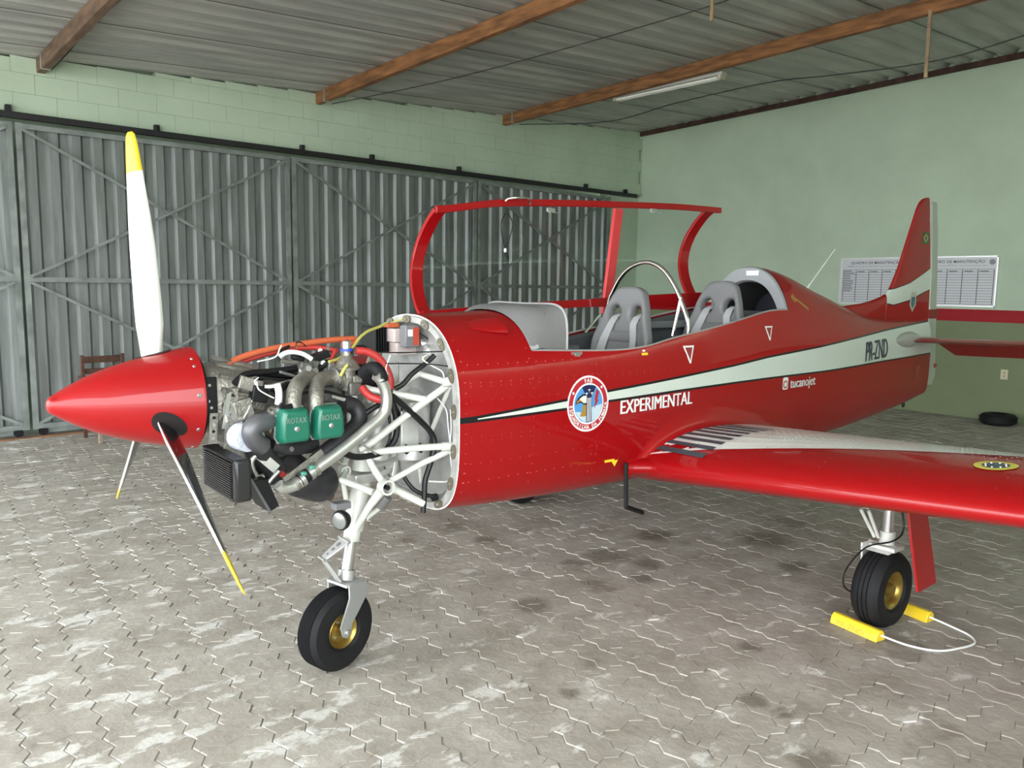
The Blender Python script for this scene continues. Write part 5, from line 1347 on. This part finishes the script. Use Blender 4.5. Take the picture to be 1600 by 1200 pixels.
# white tubular engine mount
mt = empty('engine_mount', (0, 0, 0)); mt.parent = air
LN, LF_ = -.25, .24
T_ = [
 ([(718, 594, -.34), (691, 598, -.30)], .021), ([(693, 596, -.30), (655, 584, -.18), (614, 609, -.16), (575, 625, -.15)], .0145), ([(698, 603, -.30), (644, 642, -.26), (580, 692, -.22), (562, 703, -.20)], .0155),
 ([(665, 624, -.28), (580, 609, -.18), (552, 600, -.12)], .0145), ([(704, 602, -.31), (688, 640, -.22), (673, 676, -.15)], .0115), ([(721, 697, -.34), (690, 698, -.31)], .019), ([(700, 697, -.31), (650, 700, -.27), (606, 704, -.24), (575, 708, -.20)], .0145),
 ([(708, 702, -.31), (660, 724, -.28), (609, 752, -.26)], .013), ([(600, 756, -.26), (586, 736, -.24), (570, 706, -.20)], .0145), ([(612, 762, -.26), (640, 776, -.28), (662, 787, -.30)], .0155), ([(533, 750, -.14), (555, 758, -.18), (582, 769, -.24)], .0145),
 ([(536, 752, -.13), (539, 770, -.12), (542, 788, -.11)], .011), ([(538, 738, -.06), (540, 722, -.04), (546, 708, -.02)], .012), ([(549, 616, -.14), (551, 660, -.14), (553, 712, -.14)], .024), ([(522, 618, -.18), (540, 624, -.16), (556, 630, -.14)], .011),
 ([(538, 738, -.06), (534, 750, -.14)], .012), ([(620, 716, .10), (600, 724, .06), (578, 730, .02)], .013), ([(622, 700, .16), (618, 730, .14), (614, 752, .12)], .011), ([(655, 728, -.05), (660, 760, -.05), (664, 790, -.05)], .010), ([(640, 600, .22), (610, 640, .18), (575, 690, .14)], .014), ([(690, 690, .24), (640, 720, .22), (590, 744, .18)], .013)]
for pts, r_ in T_: b = MB(); b.tube([Q(x, y, l=l) for x, y, l in pts], r_, 12, smooth=0); b.build('mount_tube', M_wtube, mt)
for px, py, l, R_, r_ in ((603, 761, -.28, .024, .008), (538, 735, -.06, .016, .006)):
    b = MB(); b.lathe([(-.02, R_), (-.02, R_+r_), (.02, R_+r_), (.02, R_), (-.02, R_)], (0, 1, 0), Q(px, py, l=l), 24, cap=False); b.build('pivot_ring', M_wtube, mt)
b = MB(); b.lathe([(-.018, .010), (.02, .010)], (0, 1, 0), Q(603, 761, l=-.27), 14); b.build('pivot_bolt', M_dark, mt)
# hoses and cables around the mount
tubes('firewall_hose', [
 (L2([(612, 618), (622, 626), (640, 642), (658, 659), (672, 674), (679, 690), (676, 712), (670, 732), (664, 752), (663, 775), (661, 801)], -.26, -.30), .0125, M_hose, 'drain_hose', 'long black hose hanging below the firewall'),
 (L2([(608, 610), (613, 628), (618, 650), (620, 672), (615, 690), (602, 704), (580, 712), (555, 714), (538, 708)], -.22, -.22), .0135, M_hose),
 (L2([(605, 640), (610, 665), (608, 690), (598, 706)], -.2, -.22), .006, M_hose), (L2([(679, 555), (665, 568), (644, 584), (630, 600), (617, 607)], -.24, -.20), .011, M_hose),
 (L2([(600, 628), (580, 640), (562, 652)], -.2, -.18), .012, M_hose), (L2([(629, 741), (640, 758), (655, 770), (678, 776)], -.24, -.30), .009, M_hose), (L2([(570, 549), (620, 551), (660, 550), (700, 549)], -.10, -.30), .0028, M_hose, 'control_cable'), (L2([(560, 569), (620, 568), (670, 569), (712, 574)], -.14, -.33), .0028, M_hose, 'control_cable'),
 (L2([(683, 622), (697, 640), (700, 665), (703, 690)], -.26, -.32), .0025, M_lw, 'white_wire'), (L2([(668, 545), (672, 552), (660, 560), (672, 570), (690, 580), (694, 590)], -.2, -.28), .003, M_lw, 'white_wire'), (L2([(704, 640), (705, 670), (703, 700), (706, 740), (700, 752), (670, 752)], -.33, -.30), .003, M_lw, 'white_wire'), (L2([(560, 690), (575, 700), (588, 710)], -.25, -.25), .004, M_steel, 'thin_tube'),
 (L2([(640, 668), (625, 650), (612, 625)], -.15, -.15), .010, M_hose), (L2([(655, 521), (664, 526), (672, 532)], -.10, -.12), .003, M_hose, 'black_wire'), (L2([(650, 513), (662, 512), (675, 522), (684, 534)], .0, -.18), .004, M_lw, 'white_wire'), (L2([(604, 508), (625, 500), (640, 498), (652, 503)], .06, .0), .004, M_ytube, 'fuel_tube'), (L2([(661, 556), (663, 570)], -.2, -.2), .005, M_ytube, 'fuel_tube')], fw, 8)
b = MB(); b.lathe([(-.01, .016), (.01, .016)], (1, 0, 0), Q(679, 777, l=-.30), 12); b.build('grommet', M_rub, fw)

# ---------- landing gear
def wheel(par, c, axis, R0, wd, name_l):
    a = Vector(axis).normalized()
    b = MB(); rt = R0-.062 if R0 > .18 else R0-.058; sec = []
    k = 20; ro = R0; ri = R0*(.50 if R0 > .18 else .43)
    prof = [(-wd*.36, ri), (-wd*.47, ri+.012), (-wd*.5, ri+(ro-ri)*.45), (-wd*.46, ri+(ro-ri)*.78), (-wd*.36, ro-.010), (-wd*.30, ro-.004)]
    g = []
    for q in ((-4, -3, -2, -1, 0, 1, 2, 3, 4) if R0 < .18 else (-2.2, 0, 2.2)):
        x = wd*.27*q/4; g += [(x-.0035, ro-.0005), (x-.0022, ro-.007), (x+.0022, ro-.007), (x+.0035, ro-.0005)]
    prof = prof+g+[(-x, r_) for x, r_ in prof[::-1]]
    b.lathe(prof, a, c, 48, cap=False); t_ = b.build('tyre', M_rub, par, sharp=35)
    b = MB(); b.lathe([(-wd*.38, ri*.30), (-wd*.20, ri*.34), (-wd*.18, ri*.70), (-wd*.34, ri*.82), (-wd*.40, ri*.97), (-wd*.36, ri*1.03), (wd*.36, ri*1.03), (wd*.40, ri*.97), (wd*.34, ri*.82), (wd*.18, ri*.70), (wd*.20, ri*.34), (wd*.38, ri*.30)], a, c, 36); b.build('rim', M_gold, par)
    for j in range(3):
        u = a.orthogonal().normalized(); v = a.cross(u); an = 2*PI*j/3
        for sg in (-1, 1): b = MB(); b.lathe([(0, .006), (.006, .006)], a*sg, Vector(c)+a*sg*wd*.185+(u*math.cos(an)+v*math.sin(an))*ri*.5, 8); b.build('rim_bolt', M_steel, par)
ng = MB(); NA = Q(527, 990, l=-.115); 
NC = V3(Q(523, 1045, z=0).x+.015, -.105, .171)                 # nose wheel centre
steer = R(14); nax = V3(math.sin(steer), -math.cos(steer), 0); nfw = V3(-math.cos(steer), -math.sin(steer), 0)
top = Q(566, 752, l=-.07); mid = Q(551, 828, l=-.085); low = Q(540, 903, l=-.10)
ng.tube([top, mid.lerp(top, .12)], .040, 20); ng.tube([mid.lerp(top, .42), mid.lerp(top, .0)], .044, 20)
gear = ng.build('nose_gear', M_wtube, air, 'white and silver nose gear leg')
b = MB(); b.tube([mid.lerp(top, .05), low.lerp(mid, .05)], .0245, 20); b.build('chrome_leg', M_pipe, gear)
b = MB(); b.tube([mid.lerp(top, .08), mid.lerp(low, .22)], .036, 20); b.build('gland', M_wtube, gear)
b = MB(); b.tube([low.lerp(mid, .18), low.lerp(mid, -.02)], .036, 18); b.build('lower_collar', M_silver, gear)
crown = low+V3(0, 0, -.012)
b = MB(); rot = Matrix.Rotation(steer, 3, 'Z')
b.box(crown, (.10, .13, .012), rot); b.build('fork_crown', M_silver, gear, bevel=.003)
for sg in (-1, 1):
    off = nax*sg*.064; A_ = crown+off; B_ = NC+nax*sg*.064
    f1 = [A_+nfw*.042+V3(0, 0, .006), A_-nfw*.056+V3(0, 0, .006), A_-nfw*.056+V3(0, 0, -.06), B_-nfw*.030+V3(0, 0, .03), B_-nfw*.022+V3(0, 0, -.012), B_+V3(0, 0, -.026), B_+nfw*.022+V3(0, 0, -.012), B_+nfw*.034+V3(0, 0, .03), A_+nfw*.040+V3(0, 0, -.05)]
    b = MB(); b.prism(f1, nax*sg*.008); b.build('fork_plate', mat('fork_grey', (.33, .34, .33), .4, .4), gear, bevel=.002)
    b = MB(); b.lathe([(0, .014), (.008, .014), (.012, .009)], nax*sg, B_+nax*sg*.008, 12); b.build('axle_nut', M_steel, gear)
wn = empty('nose_wheel', (0, 0, 0)); wn.parent = gear
def wheel_into(par, c, axis, R0, wd): wheel(par, c, axis, R0, wd, '')
# tyre and rim are pieces of the leg directly, to stay within three levels
bpy.data.objects.remove(wn)
wheel(gear, NC, nax, .171, .125, '')
# torsion links
def link(a, c, w0, w1, m_=M_silver, holes=0):
    d = (c-a).normalized(); s_ = V3(0, 1, 0); s_ = (s_-d*d.dot(s_)).normalized(); nrm = d.cross(s_)
    b = MB(); b.prism([a-s_*w0/2, a+s_*w0/2, c+s_*w1/2, c-s_*w1/2], nrm*.010); o = b.build('torsion_link', m_, gear, bevel=.002)
    for k in range(holes):
        q = a.lerp(c, (k+1)/(holes+1)); b = MB(); r_ = .012-.003*k
        for sg in (-1, 1): b.lathe([(0, r_), (.0008, r_)], nrm*sg, q+nrm*(.005+sg*.0052), 12)
        b.build('lightening_hole', mat('hole_grey', (.12, .12, .12), .6), gear)
k0, k1, k2 = Q(538, 843, l=-.13), Q(503, 873, l=-.11), Q(528, 909, l=-.12)
link(k0, k1, .075, .04, M_silver, 3); link(k1+V3(0, 0, -.006), k2, .035, .05)
b = MB(); b.tube([k1+V3(0, -.03, 0), k1+V3(0, .03, 0)], .006, 8); b.build('link_pin', M_steel, gear)
b = MB(); b.tube([k0+V3(0, -.05, 0), k0+V3(0, .05, 0)], .006, 8); b.build('link_pin', M_steel, gear)
# drag brace arms and landing light
b = MB(); P_ = [Q(596, 766, l=-.26), Q(578, 790, l=-.20), Q(556, 826, l=-.13)]; b.tube(P_, [.022, .016, .014], 12); b.build('brace_arm', M_wtube, gear)
b = MB(); b.tube([Q(606, 776, l=-.15), Q(594, 793, l=-.12)], .020, 12); b.build('actuator', mat('act_grey', (.25, .25, .25), .4, .5), gear)
b = MB(); b.tube([Q(594, 793, l=-.12), Q(572, 810, l=-.10)], .011, 10); b.build('actuator_rod', M_wtube, gear)
b = MB(); b.tube([top+V3(.0, 0, .05), top+V3(.01, .0, .16)], .042, 20); b.build('upper_leg', M_wtube, gear)
b = MB(); b.box(top+V3(0, 0, .02), (.11, .09, .04)); b.build('leg_bracket', M_aluS, gear, bevel=.004)
lc = Q(533, 813, l=-.16); la_ = V3(-1, -.38, -.05).normalized()
b = MB(); b.lathe([(-.035, .012), (-.03, .028), (-.012, .040), (.004, .043), (.010, .041)], la_, lc, 24); ll = b.build('landing_light', M_dark, gear)
b = MB(); b.lathe([(.004, .039), (.014, .034), (.018, .02), (.020, .004)], la_, lc, 24); b.build('lens', mat('lens_glass', (.30, .32, .31), .08, .6), gear)
b = MB(); b.box(lc+V3(.01, .02, .058), (.07, .05, .028)); b.build('light_box', M_box, gear, bevel=.003)

def main_gear(sg, cx, cy, lab):
    c = V3(cx, cy, .19); wax = V3(0, sg, 0)
    zt = .716+DIH*(abs(cy)-.38)-.03
    b = MB(); s0 = V3(cx-.0, cy-sg*.0, zt+.04); lt = cy+sg*(-.02)
    leg = V3(cx+.02, cy, 0)
    b.tube([V3(leg.x, leg.y, zt+.05), V3(leg.x, leg.y, zt-.06)], .034, 18); g_ = b.build('main_gear', M_wtube, air, lab)
    b = MB(); b.tube([V3(leg.x, leg.y, zt-.03), V3(leg.x, leg.y, .44)], .028, 18); b.build('chrome_leg', M_pipe, g_)
    b = MB(); b.tube([V3(leg.x, leg.y, .47), V3(leg.x, leg.y, .405)], .036, 18); b.box((leg.x, leg.y, .392), (.10, .125, .02)); b.build('lower_collar', M_wtube, g_, bevel=.002)
    # inner fork arm
    yi = cy-sg*.0+(.085 if sg < 0 else -.085)
    b = MB(); b.prism([V3(cx-.05, yi, .40), V3(cx+.05, yi, .40), V3(cx+.03, yi, .17), V3(cx-.03, yi, .17)], (0, .010, 0)); b.build('fork_plate', M_wtube, g_, bevel=.002)
    b = MB(); b.prism([V3(cx-.06, cy-.05, .375), V3(cx+.02, cy-.05, .405), V3(cx+.06, cy-.05, .38)], (0, .14, 0)); b.build('fork_bridge', M_wtube, g_, bevel=.003)
    for (a, q) in ((V3(cx-.04, cy+.03, zt-.05), V3(cx-.12, cy+.05, (zt+.4)/2+.01)), (V3(cx-.12, cy+.05, (zt+.4)/2), V3(cx-.03, cy+.03, .44))):
        for dy in (-.02, .02): b = MB(); b.tube([a+V3(0, dy, 0), q+V3(0, dy*.5, 0)], .008, 8); b.build('torsion_link', M_wtube, g_)
    wheel(g_, c, wax, .19, .145, '')
    b = MB(); b.tube([V3(leg.x+.0, cy-.03, zt-.08), V3(cx+.05, cy-.06, .50), V3(cx-.02, cy-.05, .44), V3(cx-.10, cy+.04, .40), V3(cx-.20, cy+.08, .30), V3(cx-.21, cy+.08, .22), V3(cx-.12, cy+.07, .16)], .0045, 6, smooth=5); b.build('brake_line', M_hose, g_)
    # red door plate hanging beside the leg
    if sg < 0:
        A_ = [Q(1403, 792, l=-1.36), Q(1438, 797, l=-1.52), Q(1453, 911, l=-1.52), Q(1431, 927, l=-1.36)]
        A_ = [V3(3.10, -1.40, .72), V3(3.40, -1.47, .74), V3(3.40, -1.53, .335), V3(3.09, -1.47, .29)]
        A_ = [V3(3.14, -1.42, zt+.07), V3(3.315, -1.42, zt+.07), V3(3.34, -1.518, .285), V3(3.14, -1.528, .286)]
        b = MB(); b.prism(A_, (0, -.012, 0)); b.build('gear_door', M_red, g_, bevel=.002)
    else:
        A_ = [V3(cx-.20, cy+.155, zt+.05), V3(cx+.14, cy+.155, zt+.06), V3(cx+.14, cy+.20, .31), V3(cx-.20, cy+.20, .265)]
        b = MB(); b.prism(A_, (0, .008, 0)); b.build('gear_door', M_red, g_, bevel=.002)
main_gear(-1, 3.325, -1.285, 'left main gear leg'); main_gear(1, 3.285, 1.47, 'right main gear leg')

# ---------- wheel chocks with a cord round the near main wheel
ch_ = empty('wheel_chocks', (0, 0, 0)); tag(ch_, 'two yellow chocks tied by a white cord at the near main wheel', 'chocks')
def chock(p, q, label=None, txt=None):
    p = Vector((p[0], p[1], 0)); q = Vector((q[0], q[1], 0)); d = (q-p).normalized(); n = V3(-d.y, d.x, 0); b = MB()
    sec = [(-.034, .001), (.034, .001), (.026, .036), (.010, .052), (-.010, .052), (-.026, .036)]
    b.loft([[p+n*u+V3(0, 0, v) for u, v in sec], [q+n*u+V3(0, 0, v) for u, v in sec]], smooth=False); o = b.build('chock', M_yellow, ch_, bevel=.003)
    if txt:
        V, F = text_mesh(txt, .042, .01, 1.0); up = V3(0, 0, 1); f0 = (V3(0, 0, .040)-V3(0, 0, .001)); 
        a = p-n*.034+V3(0, 0, .001); tdir = (p-n*.026+V3(0, 0, .036))-a; tdir.normalize(); nn = d.cross(tdir)
        if nn.dot(-n) < 0: nn = -nn
        flat_obj('stencil', [a+d*(.035+u)+tdir*(.006+v*.8)+nn*.0008 for u, v in V], F, mat('stencil_ink', (.55, .30, .02), .6), o)
    return o
c1a, c1b = (3.700, 1.765), (3.650, 1.515)
c2a, c2b = (4.11, 1.68), (4.065, 1.455)
chock(c1a, c1b, None, 'PR-ZND'); chock(c2a, c2b)
b = MB(); b.tube([V3(3.65, 1.515, .03), V3(3.69, 1.41, .008), V3(3.74, 1.30, .006), V3(3.86, 1.24, .006), V3(3.96, 1.22, .006), V3(4.03, 1.26, .006), V3(4.07, 1.36, .008), V3(4.05, 1.455, .03)], .005, 8, smooth=6); b.build('cord', M_lw, ch_)
